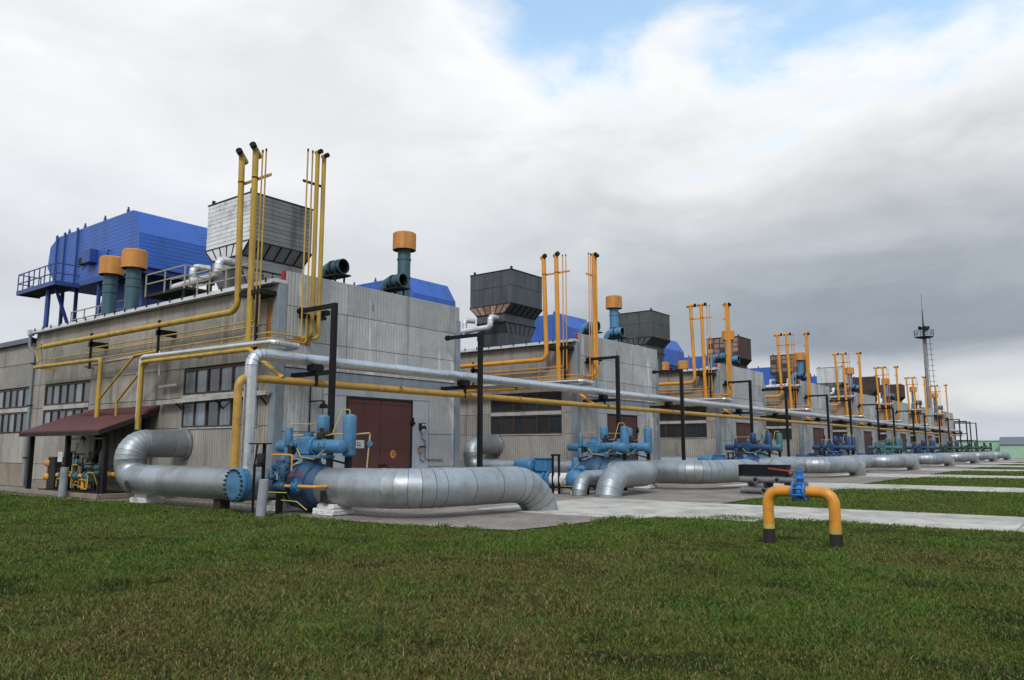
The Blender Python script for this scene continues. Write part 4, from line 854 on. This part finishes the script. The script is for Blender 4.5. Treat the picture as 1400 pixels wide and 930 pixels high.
def pump(k):
    x, y = 29.0, 20.9
    m_ = [PUMPB, PUMPB, VNAVY, VNAVY, VTEAL, VGREEN, VGREEN, VGREEN][k]
    T = Thing('bypass_valve_set', (x, y, 0), 'motor driven valve set with bolted flanges, right of the ' + of(k), 'valve set', 'motor driven valve sets', 20 * k, 'pump')
    T.part('motor', m_, lambda b: b.bottle((x - .1, y + 1.15, 1.22), (x - .1, y + .1, 1.22), .3, 18)); T.part('motor_foot', m_, lambda b: b.box(x - .4, x + .2, y + .1, y + 1.1, .82, .95, .02))
    T.part('gearbox', m_, lambda b: (b.box(x - .1, x + .5, y - .55, y + .1, .95, 1.52, .05), b.box(x - .14, x + .54, y - .6, y + .14, 1.52, 1.58, .02)))
    T.part('valve_body', m_, lambda b: b.lathe((x + .2, y + .35, .62), (0, -1, 0), [(0, 0), (0, .42), (.1, .42), (.1, .3), (.3, .36), (.5, .36), (.7, .3), (.7, .42), (.8, .42), (.8, .34), (.9, .34), (.9, 0)], 22))
    fl = T.part('flange', m_, lambda b: b.lathe((x + .2, y - .58, .62), (0, -1, 0), [(0, 0), (0, .43), (.12, .43), (.12, 0)], 22))
    for i in range(12):
        a = 2 * math.pi * i / 12; T.part('bolt', DARK, lambda b, a=a: b.cyl((x + .2 + .36 * math.cos(a), y - .72, .62 + .36 * math.sin(a)), (x + .2 + .36 * math.cos(a), y - .5, .62 + .36 * math.sin(a)), .03, 6), fl)
    T.part('white_pipe', WHITE, lambda b: b.cyl((x + .2, y - .7, .62), (x + .2, y - 2.5, .62), .3, 20)); T.part('small_ball', m_, lambda b: b.lathe((x + .25, y - 1.55, .62), (0, -1, 0), [(0, .3), (.1, .4), (.3, .48), (.5, .48), (.7, .4), (.8, .3)], 20))
    T.part('small_actuator', m_, lambda b: b.bottle((x + .25, y - 1.9, 1.1), (x + .25, y - 1.9, 1.6), .15, 12)); T.part('small_actuator', m_, lambda b: b.bottle((x + .25, y - 1.5, 1.12), (x + .25, y - 2.4, 1.12), .12, 12)); T.part('small_actuator', m_, lambda b: b.cyl((x + .25, y - 1.85, .9), (x + .25, y - 1.85, 1.12), .1, 10))
    T.part('stand', BLACK, lambda b: b.box(x - .1, x - .02, y - .95, y - .87, 0, 1.72)); T.part('stand', BLACK, lambda b: b.box(x - .1, x - .02, y - 1.28, y - 1.2, 0, 1.72)); T.part('stand', BLACK, lambda b: b.box(x - .12, x, y - 1.3, y - .85, 1.66, 1.74)); T.part('stand', BLACK, lambda b: b.box(x - .2, x + .6, y - 2.4, y - 2.3, .0, .3)); T.part('stand', BLACK, lambda b: b.box(x - .2, x + .6, y - .3, y - .2, .0, .3)); T.part('stand', BLACK, lambda b: b.bar((x - .1, y - 2.3, .3), (x - .1, y + .3, .3), .08))
    T.part('footing', WHITE, lambda b: b.box(x, x + .4, y - 1.15, y - .9, 0, .3)); T.part('footing', WHITE, lambda b: b.box(x, x + .4, y - 2.1, y - 1.8, 0, .3))
    T.part('tubing', YTUBE, lambda b: b.tube([(x - .2, y - 2.5, .35), (x - .2, y - 1.3, .35), (x + .1, y - 2.2, 1.4)], .018, .1, 6))
for k in range(8):
    c_pipe(k); outlet_pipe(k); ball_valve(k, 0); ball_valve(k, 1)
    return_pipe(k); pump(k)
T = Thing('impulse_line', (17, 20, 0), 'thin pale tube line running past the brown door of the nearest building', 'tube line')
T.part('tube', COPPER, lambda b: b.tube([(16.3, 22.0, 2.42), (16.4, 19.2, 2.45), (17.0, 19.4, 2.45), (17.55, 19.4, 2.5), (17.4, 19.4, 1.0), (17.38, 19.4, .1)], .025, .06, 8))
T.part('gauge', VBLUE, lambda b: b.lathe((17.5, 19.36, 2.15), (-.5, -.8, 0), [(0, 0), (0, .09), (.08, .09), (.08, 0)], 12))

# instrument stand between the blind flange and the valve
T = Thing('instrument_stand', (15.3, 20.7, 0), 'black framed instrument stand with small blue valves beside the blind flange', 'instrument stand')
ix, iy = 14.75, 21.0
T.part('frame', BLACK, lambda b: b.box(ix - .05, ix + .03, iy + .1, iy + .18, 0, 2.12)); T.part('frame', BLACK, lambda b: b.box(ix - .3, ix - .24, iy + .2, iy + .26, 0, 1.5)); T.part('frame', BLACK, lambda b: b.box(ix - .4, ix + .1, iy - .1, iy + .4, 2.12, 2.16)); T.part('frame', BLACK, lambda b: b.bar((ix - .27, iy + .23, 1.45), (ix, iy + .14, 1.45), .05)); T.part('frame', BLACK, lambda b: b.bar((ix - .27, iy + .23, 1.5), (ix - .22, iy + .2, 2.12), .04))
T.part('transmitter', DARK, lambda b: (b.bottle((ix - .14, iy + .12, 1.5), (ix - .14, iy + .12, 1.85), .12, 12), b.box(ix - .3, ix, iy + .05, iy + .12, 1.48, 1.54)))
vx, vy = 14.98, 20.6
T.part('column', BLACK, lambda b: b.box(vx - .08, vx + .08, vy - .08, vy + .08, 0, .7))
T.part('valve', VBODY, lambda b: (b.bottle((vx, vy + .3, .84), (vx, vy - .28, .84), .15, 14), b.cyl((vx, vy, .9), (vx, vy, 1.25), .08, 10), b.lathe((vx, vy + .16, .84), (0, 1, 0), [(0, .1), (0, .2), (.05, .2), (.05, .1)], 14)))
T.part('valve_head', VBODY, lambda b: b.bottle((vx, vy + .34, 1.42), (vx, vy - .36, 1.42), .13, 14)); T.part('valve_head', VBODY, lambda b: b.cyl((vx, vy, 1.24), (vx, vy, 1.64), .13, 14)); T.part('valve_head', VBODY, lambda b: b.bottle((vx - .12, vy - .3, 1.1), (vx - .12, vy - .3, 1.5), .1, 12)); T.part('valve_head', VBODY, lambda b: b.bottle((vx - .12, vy + .3, 1.02), (vx - .12, vy + .3, 1.3), .1, 12)); T.part('valve_head', VBODY, lambda b: b.bottle((vx - .1, vy + .1, 1.12), (vx - .3, vy + .1, 1.12), .09, 12))
T.part('valve', PUMPB, lambda b: (b.lathe((15.0, 19.95, .86), (0, -1, 0), [(0, 0), (0, .14), (.06, .14), (.06, .1), (.2, .1), (.2, .14), (.26, .14), (.26, 0)], 14), b.cyl((15.0, 19.82, .9), (15.0, 19.82, 1.08), .05, 8)))
T.part('yellow_pipe', YEL_NEW, lambda b: b.tube([(vx, vy - .25, .85), (15.0, 19.95, .86)], .05, 0, 10)); T.part('yellow_pipe', YEL_NEW, lambda b: b.tube([(15.0, 19.7, .86), (15.0, 18.95, .86), (15.5, 18.9, .86)], .05, .08, 10)); T.part('yellow_pipe', YEL_NEW, lambda b: b.tube([(ix + .1, iy - .1, 1.8), (vx + .1, vy - .42, 1.8), (vx + .1, vy - .42, 1.3)], .028, .08, 8))
T.part('lever', REDM, lambda b: b.bar((15.0, 20.3, 1.16), (15.0, 19.55, 1.22), .04)); T.part('tubing', YTUBE, lambda b: b.tube([(ix, iy - .1, .66), (vx - .1, vy - .5, .66)], .018, 0, 6)); T.part('tubing', YTUBE, lambda b: b.tube([(vx, vy - .1, .42), (vx + .05, vy - .8, .4), (vx + .2, vy - 1.1, .15)], .018, .05, 6))
def bollard(x, y, h_, r, tilt, label):
    T = Thing('bollard', (x, y, 0), label, 'bollard', 'grey bollards at the lawn edge')
    T.part('post', GREYP, lambda b: b.tube([(x, y, -.05), (x + tilt, y, h_)], r, 0, 18)); T.part('top_plate', GREYP, lambda b: b.lathe((x + tilt, y, h_), (0, 0, 1), [(0, r), (.02, r * .9), (.02, 0)], 18))
bollard(14.45, 34.4, 1.2, .16, .03, 'short grey post standing on the lawn edge by the canopy'); bollard(14.12, 20.3, 1.06, .145, .08, 'short grey leaning post at lawn edge by the blind flange')

# ---------------------------------------------------------------- canopy with gas regulating gear
T = Thing('canopy', (15.8, 36, 0), 'lean-to canopy with maroon corrugated roof on dark posts against the side wall', 'canopy')
cx0, cy0, cy1 = 14.6, 31.9, 39.6; zlo, zhi = 2.68, 3.60
T.part('roof_sheet', MAROON, lambda b: b.prism([(cx0, zlo), (XL - .02, zhi), (XL - .02, zhi + .06), (cx0, zlo + .06)], 1, cy0, cy1))
T.part('ridge_flashing', MAROON, lambda b: b.prism([(XL - .5, zhi - .11), (XL - .02, zhi + .065), (XL - .02, zhi + .2), (XL - .5, zhi - .02)], 1, cy0 - .05, cy1 - 1.5))
T.part('fascia', DARK, lambda b: b.box(cx0 - .02, cx0 + .04, cy0, cy1, zlo - .16, zlo - .005)); T.part('fascia', DARK, lambda b: b.prism([(cx0 + .05, zlo - .14), (XL - .05, zhi - .16), (XL - .05, zhi - .01), (cx0 + .05, zlo - .0)], 1, cy0, cy0 + .05))
T.part('plate_beam', DARK, lambda b: b.box(14.95, 15.1, cy0 + .1, cy1 - .1, 2.55, 2.72))
for y in (32.15, 35.6, 39.3):
    T.part('post', BLACK, lambda b, y=y: b.box(14.94, 15.12, y - .09, y + .09, 0, 2.56)); T.part('rafter', DARK, lambda b, y=y: b.bar((cx0 + .05, y, zlo - .04), (XL - .05, y, zhi - .06), .1, .1))
for y in (32.15, 36.4): T.part('post', BLACK, lambda b, y=y: b.box(16.5, 16.68, y - .09, y + .09, 0, 3.3))
T.part('floor_kerb', PLINTH, lambda b: b.box(14.7, 14.85, cy0 + .1, cy1, 0, .2, .02)); T.part('floor_kerb', PLINTH, lambda b: b.box(14.86, 16.9, cy0 + .1, cy0 + .25, 0, .2, .02))
T = Thing('lantern', (14.75, 33.6, 2.2), 'small dark lantern hanging under the canopy edge', 'lantern')
T.part('hood', BLACK, lambda b: b.lathe((14.75, 33.6, 2.36), (0, 0, 1), [(0, .0), (0, .15), (.1, .06), (.14, .02), (.3, .015)], 12)); T.part('shade', GLASS2, lambda b: b.lathe((14.75, 33.6, 2.1), (0, 0, 1), [(0, 0), (0, .05), (.26, .1), (.26, 0)], 10))
T = Thing('regulator_skid', (15.8, 35.5, 0), 'cluster of dark valves, yellow pipes and gauges under the canopy', 'regulator skid')
T.part('tray', DARK, lambda b: b.box(15.0, 16.4, 32.6, 38.2, .1, .22))
for z in (.75, 1.35): T.part('filter_drum', STANDY, lambda b, z=z: (b.bottle((15.3, 38.2, z), (15.3, 37.7, z), .17, 14), b.cyl((15.3, 38.1, z), (15.3, 38.32, z), .04, 8)))
T.part('filter_body', DARK, lambda b: b.box(15.2, 15.7, 37.2, 37.9, .2, 1.62, .04)); T.part('filter_body', DARK, lambda b: b.bottle((15.5, 36.9, .2), (15.5, 36.9, 1.5), .13, 14))
T.part('yellow_pipe', YEL_NEW, lambda b: b.tube([(15.2, 36.8, .85), (15.2, 34.3, .85), (15.2, 34.3, .3)], .09, .15, 12)); T.part('yellow_pipe', YEL_NEW, lambda b: b.tube([(15.4, 33.8, .95), (15.4, 31.2, .95)], .1, 0, 12)); T.part('yellow_pipe', YEL_NEW, lambda b: b.tube([(15.3, 36.2, 1.2), (15.3, 35.4, .6), (15.3, 34.9, .6)], .06, .12, 10))
for y in (36.4, 35.2, 34.2):
    T.part('valve', VTEAL, lambda b, y=y: (b.lathe((15.25, y, .85), (0, -1, 0), [(0, 0), (0, .2), (.07, .2), (.07, .13), (.25, .17), (.43, .13), (.43, .2), (.5, .2), (.5, 0)], 14), b.cyl((15.25, y - .25, .95), (15.25, y - .25, 1.35), .05, 8)))
    T.part('hand_wheel', VTEAL, lambda b, y=y: b.lathe((15.25, y - .25, 1.35), (0, 0, 1), [(0, .03), (0, .17), (.04, .17), (.04, .03)], 14))
T.part('regulator', VGREEN, lambda b: b.lathe((15.3, 34.0, 1.15), (0, 0, 1), [(0, 0), (0, .2), (.04, .23), (.1, .23), (.14, .2), (.3, .08), (.36, .0)], 16)); T.part('regulator', VGREEN, lambda b: b.bottle((15.2, 33.3, 1.2), (15.2, 32.9, 1.2), .13, 12)); T.part('regulator', VGREEN, lambda b: b.bottle((15.1, 32.7, 1.0), (15.1, 33.05, 1.0), .1, 12)); T.part('regulator', VGREEN, lambda b: b.bottle((15.3, 35.4, 1.3), (15.3, 35.05, 1.3), .12, 12))
T.part('impulse_tube', YTUBE, lambda b: b.tube([(15.1, 35.9, .4), (15.1, 35.9, 2.4), (15.1, 32.5, 2.4), (15.1, 32.5, .3)], .03, .1, 8)); T.part('impulse_tube', YTUBE, lambda b: b.tube([(15.3, 36.3, 1.4), (15.3, 35.6, 1.6), (15.3, 35.3, 2.2)], .03, .15, 8)); T.part('impulse_tube', YTUBE, lambda b: b.tube([(15.1, 34.9, .5), (15.1, 33.7, .3), (15.1, 33.7, .9)], .025, .1, 8))
T.part('riser', DARK, lambda b: b.tube([(15.5, 35.0, 1.0), (15.5, 34.6, 1.5), (15.5, 34.2, 1.55), (15.5, 33.7, 2.0), (15.5, 33.7, 2.7)], .07, .2, 10)); T.part('riser', DARK, lambda b: b.box(15.4, 15.5, 36.2, 36.3, .2, 1.8)); T.part('riser', DARK, lambda b: b.box(15.4, 15.5, 35.5, 35.6, .2, 1.7)); T.part('riser', DARK, lambda b: b.bar((15.45, 36.25, 1.75), (15.45, 34.9, 1.75), .06))
for i in range(10): T.part('small_pipe', DARK, lambda b, i=i: b.tube([(15.25 + .1 * (i % 3), 36.9 - .38 * i, .3), (15.25 + .1 * (i % 3), 36.9 - .38 * i, 1.1 + .25 * (i % 4)), (15.25, 36.5 - .38 * i, 1.1 + .25 * (i % 4)), (15.25, 36.5 - .38 * i, .5)], .03, .08, 7))
for i in range(5): T.part('small_pipe', YEL_OLD, lambda b, i=i: b.tube([(15.1, 36.6 - .7 * i, .35), (15.1, 36.6 - .7 * i, .7 + .3 * (i % 3)), (15.1, 36.0 - .7 * i, .7 + .3 * (i % 3)), (15.3, 36.0 - .7 * i, .4)], .028, .08, 7))
T.part('gauge_board', WHITE, lambda b: b.box(15.05, 15.09, 36.15, 36.55, 1.42, 1.85)); T.part('gauge', VBLUE, lambda b: b.lathe((15.05, 35.7, 1.1), (-1, 0, 0), [(0, 0), (0, .15), (.08, .15), (.08, 0)], 14)); T.part('gauge', VBLUE, lambda b: b.lathe((15.05, 34.6, 1.45), (-1, 0, 0), [(0, 0), (0, .1), (.08, .1), (.08, 0)], 14))
for y in (33.0, 34.6, 35.7, 36.6): T.part('support', DARK, lambda b, y=y: b.box(15.2, 15.3, y, y + .1, .2, .8))

# ---------------------------------------------------------------- fittings on the near front wall
T = Thing('emergency_lamp', (24.55, YF, 2.95), 'small twin white emergency lamp on the wall right of brown door', 'wall lamp')
T.part('casing', DARK, lambda b: b.box(24.38, 24.74, YF - .14, YF - .001, 2.78, 3.08, .02))
for x in (24.5, 24.64): T.part('lamp_lens', WHITE, lambda b, x=x: b.cyl((x, YF - .14, 3.0), (x, YF - .17, 3.0), .045, 10))
T.part('dome', FLATP, lambda b: b.bottle((24.56, YF - .1, 2.84), (24.56, YF - .1, 2.62), .09, 12)); T.part('conduit', STEELCOL, lambda b: b.tube([(24.56, YF - .05, 2.7), (24.56, YF - .05, 2.42), (24.78, YF - .05, 2.35), (24.78, YF - .05, 1.55), (25.9, YF - .05, 1.5)], .03, .08, 8))
T = Thing('junction_box', (24.5, YF, 1.8), 'small pinkish junction box low on the wall right of brown door', 'junction box')
T.part('box', EXPALE, lambda b: b.box(24.38, 24.58, YF - .13, YF - .001, 1.78, 2.02, .02)); T.part('cover', DARK, lambda b: b.box(24.32, 24.72, YF - .15, YF - .131, 2.03, 2.1)); T.part('conduit', STEELCOL, lambda b: b.tube([(24.48, YF - .05, 1.78), (24.48, YF - .05, 1.5), (24.75, YF - .05, 1.46)], .03, .08, 8))
T = Thing('wall_lamp', (19.0, YF, 3.6), 'small dark wall lamp left of the brown door', 'wall lamp')
T.part('bracket', BLACK, lambda b: b.tube([(18.6, YF, 3.75), (18.6, YF - .2, 3.75), (18.95, YF - .25, 3.78)], .025, .06, 8)); T.part('shade', DARK, lambda b: b.lathe((19.0, YF - .26, 3.5), (0, 0, 1), [(0, .16), (.12, .15), (.2, .06), (.3, .04)], 14)); T.part('cable', BLACK, lambda b: b.tube([(18.55, YF - .03, 4.3), (18.55, YF - .03, 2.6)], .025, 0, 6))

# ---------------------------------------------------------------- valve stand on the lawn
T = Thing('valve_stand', (16.9, 5.4, 0), 'bright orange yellow pipe arch with blue valve and red lever standing on the lawn', 'valve stand')
sx = 16.9; zt = 1.1
T.part('pipe_arch', STANDY, lambda b: b.tube([(sx, 6.05, .36), (sx, 6.05, zt), (sx, 5.49, zt)], .115, .26, 20)); T.part('pipe_arch', STANDY, lambda b: b.tube([(sx, 5.22, zt), (sx, 4.68, zt), (sx, 4.68, .34)], .115, .26, 20))
T.part('sleeve', DARK, lambda b: b.tube([(sx, 6.05, -.1), (sx, 6.05, .30)], .125, 0, 20)); T.part('sleeve', DARK, lambda b: b.tube([(sx, 4.68, -.1), (sx, 4.68, .27)], .128, 0, 20))
T.part('tape_band', YTUBE, lambda b: b.tube([(sx, 6.05, .30), (sx, 6.05, .4)], .119, 0, 20)); T.part('tape_band', YTUBE, lambda b: b.tube([(sx, 4.68, .27), (sx, 4.68, .36)], .119, 0, 20))
vb = T.part('valve_body', VALVB, lambda b: (b.lathe((sx, 5.44, zt), (0, -1, 0), [(0, .1), (.04, .15), (.09, .165), (.14, .15), (.17, .1)], 22), b.cyl((sx, 5.355, zt + .1), (sx, 5.355, zt + .26), .07, 16)))
for y0_ in (5.49, 5.26): T.part('flange', VALVB, lambda b, y0_=y0_: b.lathe((sx, y0_, zt), (0, -1, 0), [(0, .1), (0, .205), (.035, .205), (.035, .1)], 26))
for i in range(8):
    a = 2 * math.pi * (i + .5) / 8; T.part('bolt', VALVB, lambda b, a=a: b.cyl((sx + .175 * math.cos(a), 5.52, zt + .175 * math.sin(a)), (sx + .175 * math.cos(a), 5.2, zt + .175 * math.sin(a)), .018, 6))
T.part('bonnet', VALVB, lambda b: (b.lathe((sx, 5.355, zt + .26), (0, 0, 1), [(0, 0), (0, .13), (.04, .13), (.04, .08), (.1, .07), (.14, .09), (.17, .09), (.17, .05), (.24, .05), (.24, 0)], 18)))
T.part('lever', REDM, lambda b: b.bar((sx, 5.36, zt + .40), (sx - .02, 6.0, zt + .47), .035, .03))

# ---------------------------------------------------------------- rack of spare pipes on the paving
rx, ra, rb_ = 34.4, 13.5, 10.9
T = Thing('pipe_manifold', (rx, 12.2, 0), 'stack of grey flanged pipes beneath a black slatted panel, lying on the paving', 'pipe stack')
for z in (.16, .62):
    for dx in (0, .5): T.part('pipe', PIPEG, lambda b, z=z, dx=dx: b.tube([(rx + dx, ra, z), (rx + dx, rb_, z)], .14, 0, 16))
    for j, y in enumerate((ra - .75, rb_ + .9) if z > .3 else (ra - 1.1, rb_ + .5)):
        T.part('stub', PIPEG, lambda b, z=z, y=y: b.lathe((rx - .05, y, z), (-1, 0, 0), [(0, .1), (.16, .1), (.16, .135), (.2, .135), (.2, .09)], 16)); T.part('stub_bore', BORE, lambda b, z=z, y=y: b.cyl((rx - .252, y, z), (rx - .1, y, z), .09, 14))
for y, z0_, z1_ in ((13.1, 0., .06), (11.2, 0., .06), (12.3, .3, .48), (11.4, .3, .48)): T.part('bearer', DARK, lambda b, y=y, z0_=z0_, z1_=z1_: b.box(rx - .2, rx + .75, y, y + .11, z0_, z1_))
for i in range(9): T.part('slat', BLACK, lambda b, i=i: b.box(rx - .05 + i * .045, rx + .0 + i * .045, rb_ + .55, ra, .80 + i * .048, .845 + i * .048))
T.part('panel_frame', BLACK, lambda b: b.box(rx - .1, rx + .5, ra, ra + .06, .77, 1.28)); T.part('panel_frame', BLACK, lambda b: b.box(rx - .1, rx + .5, rb_ + .5, rb_ + .55, .77, 1.28)); T.part('panel_frame', BLACK, lambda b: b.box(rx + .36, rx + .5, rb_ + .55, ra, .77, 1.28))
for y, z in ((rb_ + .35, .95), (rb_ + .0, 1.1)): T.part('loose_flange', PIPEG, lambda b, y=y, z=z: (b.lathe((rx + .2, y, z), (-1, 0, .2), [(0, 0), (0, .17), (.06, .17), (.06, .08), (.2, .08), (.2, .0)], 14)))

# ---------------------------------------------------------------- light mast and green buildings in the distance
mx_, my_ = 160., 26.6
T = Thing('light_mast', (mx_, my_, 0), 'tall slender floodlight mast with ladder and railed platform', 'mast')
T.part('pole', MASTM, lambda b: b.tube([(mx_, my_, 0), (mx_, my_, 22.3)], lambda u: .36 - .08 * u, 0, 16)); T.part('platform', DARK, lambda b: b.lathe((mx_, my_, 22.1), (0, 0, 1), [(0, .28), (.3, 1.6), (.38, 1.6), (.38, 0)], 16))
def mrail(b):
    for z in (23.1, 23.7): b.tube([(mx_ + 1.62 * math.cos(a), my_ + 1.62 * math.sin(a), z) for a in (2 * math.pi * i / 12 for i in range(13))], .035, 0, 6)
T.part('rail', DARK, mrail)
for i in range(12): T.part('rail_post', DARK, lambda b, a=2 * math.pi * i / 12: b.cyl((mx_ + 1.62 * math.cos(a), my_ + 1.62 * math.sin(a), 22.6), (mx_ + 1.62 * math.cos(a), my_ + 1.62 * math.sin(a), 23.72), .035, 6))
for i in range(5):
    a = R(150 + 50 * i); d = Vector((math.cos(a), math.sin(a), -.35)).normalized(); p = Vector((mx_, my_, 24.0)) + d * .9 + Vector((0, 0, .35))
    T.part('floodlight', DARK, lambda b, p=p, d=d: b.lathe(p, d, [(-.4, 0), (-.4, .15), (0, .42), (.05, .42), (.05, 0)], 12))
T.part('spire', DARK, lambda b: (b.tube([(mx_, my_, 22.5), (mx_, my_, 27.6)], lambda u: .2 - .14 * u, 0, 8), b.tube([(mx_, my_, 27.6), (mx_, my_, 30.6)], .03, 0, 6)))
lx, ly = mx_ + .75, my_ - .95
for s_ in (-.35, .35): T.part('ladder_rail', DARK, lambda b, s_=s_: b.bar((lx + s_ * .6, ly + s_ * -.8, .5), (lx - .3 + s_ * .6, ly + .4 - s_ * .8, 22.2), .07))
for i in range(22): T.part('ladder_hoop', DARK, lambda b, i=i: b.bar((lx - .3 * i / 22 - .55, ly + .4 * i / 22 + .7, 1.2 + i), (lx - .3 * i / 22 + .5, ly + .4 * i / 22 - .65, 1.2 + i), .06))
def far_house(name, label, x, y0, y1, dep, zw, zr, gable):
    T = Thing(name, (x, (y0 + y1) / 2, 0), label, 'building', 'mint green buildings at the far end')
    T.part('wall', GREENW, lambda b: b.box(x, x + dep, y0, y1, 0, zw))
    if gable: T.part('roof', GREYROOF, lambda b: b.prism([(x - .3, zw), (x + dep + .3, zw), (x + dep / 2, zr)], 1, y0 - .3, y1 + .3))
    else: T.part('roof', GREENW, lambda b: b.box(x - .2, x + dep, y0 - .2, y1 + .2, zw, zr))
    n_ = int((y1 - y0) / 3)
    for i in range(1, n_): T.part('panel_joint', GREENW, lambda b, i=i: b.box(x - .06, x, y0 + 3 * i - .06, y0 + 3 * i + .06, 0, zw))
    return T
far_house('green_shed', 'long low mint green shed beyond the far end of the row', 196, 17.5, 44, 12, 3.5, 3.75, False)
far_house('green_house', 'mint green building with grey pitched roof at the right edge', 188, 10.5, 18.9, 10, 2.75, 4.35, True)

# ---------------------------------------------------------------- turf
def turf():
    rng = np.random.default_rng(3)
    cosY, sinY = math.cos(YAW), math.sin(YAW)
    zones = [(5.5, 9.5, 2600), (9.5, 14, 1500), (14, 20, 800), (20, 29, 420), (29, 45, 170), (45, 75, 45)]
    xs = []; ys = []; ds = []
    for d0, d1, dens in zones:
        half = d1 * .78 + 1.5; n_ = int((d1 - d0) * 2 * half * dens)
        f = rng.uniform(d0, d1, n_); l = rng.uniform(-half, half, n_)
        X = f * cosY + l * sinY; Y = f * sinY - l * cosY
        xs.append(X); ys.append(Y); ds.append(np.full(n_, d1))
    X = np.concatenate(xs); Y = np.concatenate(ys); Dd = np.concatenate(ds)
    jx, jy = rng.normal(0, .11, len(X)), rng.normal(0, .11, len(X)); keep = np.fromiter((lawn_free(a, b) for a, b in zip((X + jx).tolist(), (Y + jy).tolist())), bool, len(X)); X, Y, Dd = X[keep], Y[keep], Dd[keep]
    n_ = len(X)
    def fbm(x, y, s, seed):
        r_ = np.random.default_rng(seed); v = np.zeros_like(x); a = 1.; tot = 0
        for o in range(5):
            t = np.zeros_like(x)
            for q in range(5):
                an = r_.uniform(0, 6.28); ph = r_.uniform(0, 6.28); fr = s * r_.uniform(.7, 1.4); t += np.sin((x * math.cos(an) + y * math.sin(an)) * fr + ph + 1.5 * np.sin((y * math.cos(an) - x * math.sin(an)) * fr * .7 + ph * 2))
            v += a * t / 2.2; tot += a; a *= .6; s *= 2.1
        return v / tot
    dry = fbm(X, Y, .42, 1) * 1.5; tall = fbm(X, Y, 1.0, 2) * 1.4; dark = fbm(X, Y, 2.2, 4) * 1.3
    wid = .0035 + .00032 * Dd * rng.uniform(.7, 1.3, n_)
    hgt = (.034 + .020 * np.clip(tall, -1, 1.5)) * rng.uniform(.5, 1.5, n_)
    far_dep = X * cosY + Y * sinY
    hgt *= np.clip(1.15 - .0 * far_dep, .6, 1.2)
    edge_tall = rng.uniform(0, 1, n_) < .004; hgt[edge_tall] *= 2.3
    for wx_, wy_, wr, wh in ([(15.0 + rng.uniform(-.4, .3), rng.uniform(12, 26), .16, 2.6) for _ in range(16)] + [(rng.uniform(17, 23), LAWN_EDGE_Y + rng.uniform(-.5, .15), .2, 3.2) for _ in range(14)] + [(rng.uniform(5, 16), rng.uniform(3, 18), .22, 1.7) for _ in range(70)]):
        hgt[(X - wx_) ** 2 + (Y - wy_) ** 2 < wr * wr] *= wh
    hgt = np.minimum(hgt, .15)
    az = rng.uniform(0, 2 * np.pi, n_); ln = rng.uniform(.3, 1.7, n_) * hgt; la = rng.uniform(0, 2 * np.pi, n_)
    wx, wy = np.cos(az) * wid, np.sin(az) * wid; bx, by = np.cos(la) * ln, np.sin(la) * ln
    z0 = -.03
    V = np.empty((n_, 5, 3), np.float32)
    V[:, 0] = np.stack([X - wx, Y - wy, np.full(n_, z0)], 1); V[:, 1] = np.stack([X + wx, Y + wy, np.full(n_, z0)], 1)
    mx2, my2, mz = X + bx * .35, Y + by * .35, z0 + .02 + hgt * .62
    V[:, 2] = np.stack([mx2 - wx * .8, my2 - wy * .8, mz], 1); V[:, 3] = np.stack([mx2 + wx * .8, my2 + wy * .8, mz], 1)
    V[:, 4] = np.stack([X + bx, Y + by, z0 + .02 + hgt], 1)
    idx = np.arange(n_)[:, None] * 5
    tri = (idx[:, :, None] + np.array([[0, 1, 3], [0, 3, 2], [2, 3, 4]])[None]).reshape(-1)
    me = bpy.data.meshes.new('turf'); me.vertices.add(n_ * 5); me.vertices.foreach_set('co', V.reshape(-1))
    me.loops.add(len(tri)); me.loops.foreach_set('vertex_index', tri.astype(np.int32)); nt_ = len(tri) // 3
    me.polygons.add(nt_); me.polygons.foreach_set('loop_start', np.arange(nt_, dtype=np.int32) * 3); me.polygons.foreach_set('loop_total', np.full(nt_, 3, np.int32))
    # blade colour: green, straw or dark, in patches
    green = np.array([.105, .132, .022]); lush = np.array([.100, .180, .024]); straw = np.array([.23, .185, .065]); brown = np.array([.115, .092, .034]); deep = np.array([.048, .070, .015])
    pd = np.clip(.32 + .36 * dry, .05, .82); pick = rng.uniform(0, 1, n_)
    near_edge = np.clip((far_dep - 13) / 10, 0, 1)
    pd = pd * (1 - .6 * near_edge)
    c = np.where((pick < pd)[:, None], np.where((rng.uniform(0, 1, n_) < .5)[:, None], straw, brown), np.where((rng.uniform(0, 1, n_) < np.clip(.3 + .35 * tall + .3 * near_edge, .05, .9))[:, None], lush, np.where((dark > .25)[:, None], deep, green)))
    c = c * rng.uniform(.65, 1.35, n_)[:, None]
    at = me.color_attributes.new('tint', 'FLOAT_COLOR', 'POINT'); cc = np.ones((n_, 5, 4), np.float32); cc[:, :, :3] = c[:, None]; at.data.foreach_set('color', cc.reshape(-1))
    me.update(calc_edges=True)
    M = bpy.data.materials.new('grass_blade'); M.use_nodes = True; N = M.node_tree.nodes; L = M.node_tree.links; b = N['Principled BSDF']
    a_ = N.new('ShaderNodeAttribute'); a_.attribute_name = 'tint'; L.new(a_.outputs['Color'], b.inputs['Base Color']); b.inputs['Roughness'].default_value = .65; b.inputs['Specular IOR Level'].default_value = .25
    tr = N.new('ShaderNodeBsdfTranslucent'); L.new(a_.outputs['Color'], tr.inputs[0]); mx = N.new('ShaderNodeMixShader'); mx.inputs[0].default_value = .3
    L.new(b.outputs[0], mx.inputs[1]); L.new(tr.outputs[0], mx.inputs[2]); L.new(mx.outputs[0], N['Material Output'].inputs[0])
    me.materials.append(M); ob = structure('turf', me, 'stuff'); ob['label'] = 'short patchy green and straw coloured grass of the lawns'; ob['category'] = 'grass'
    return n_
print('blades', turf())
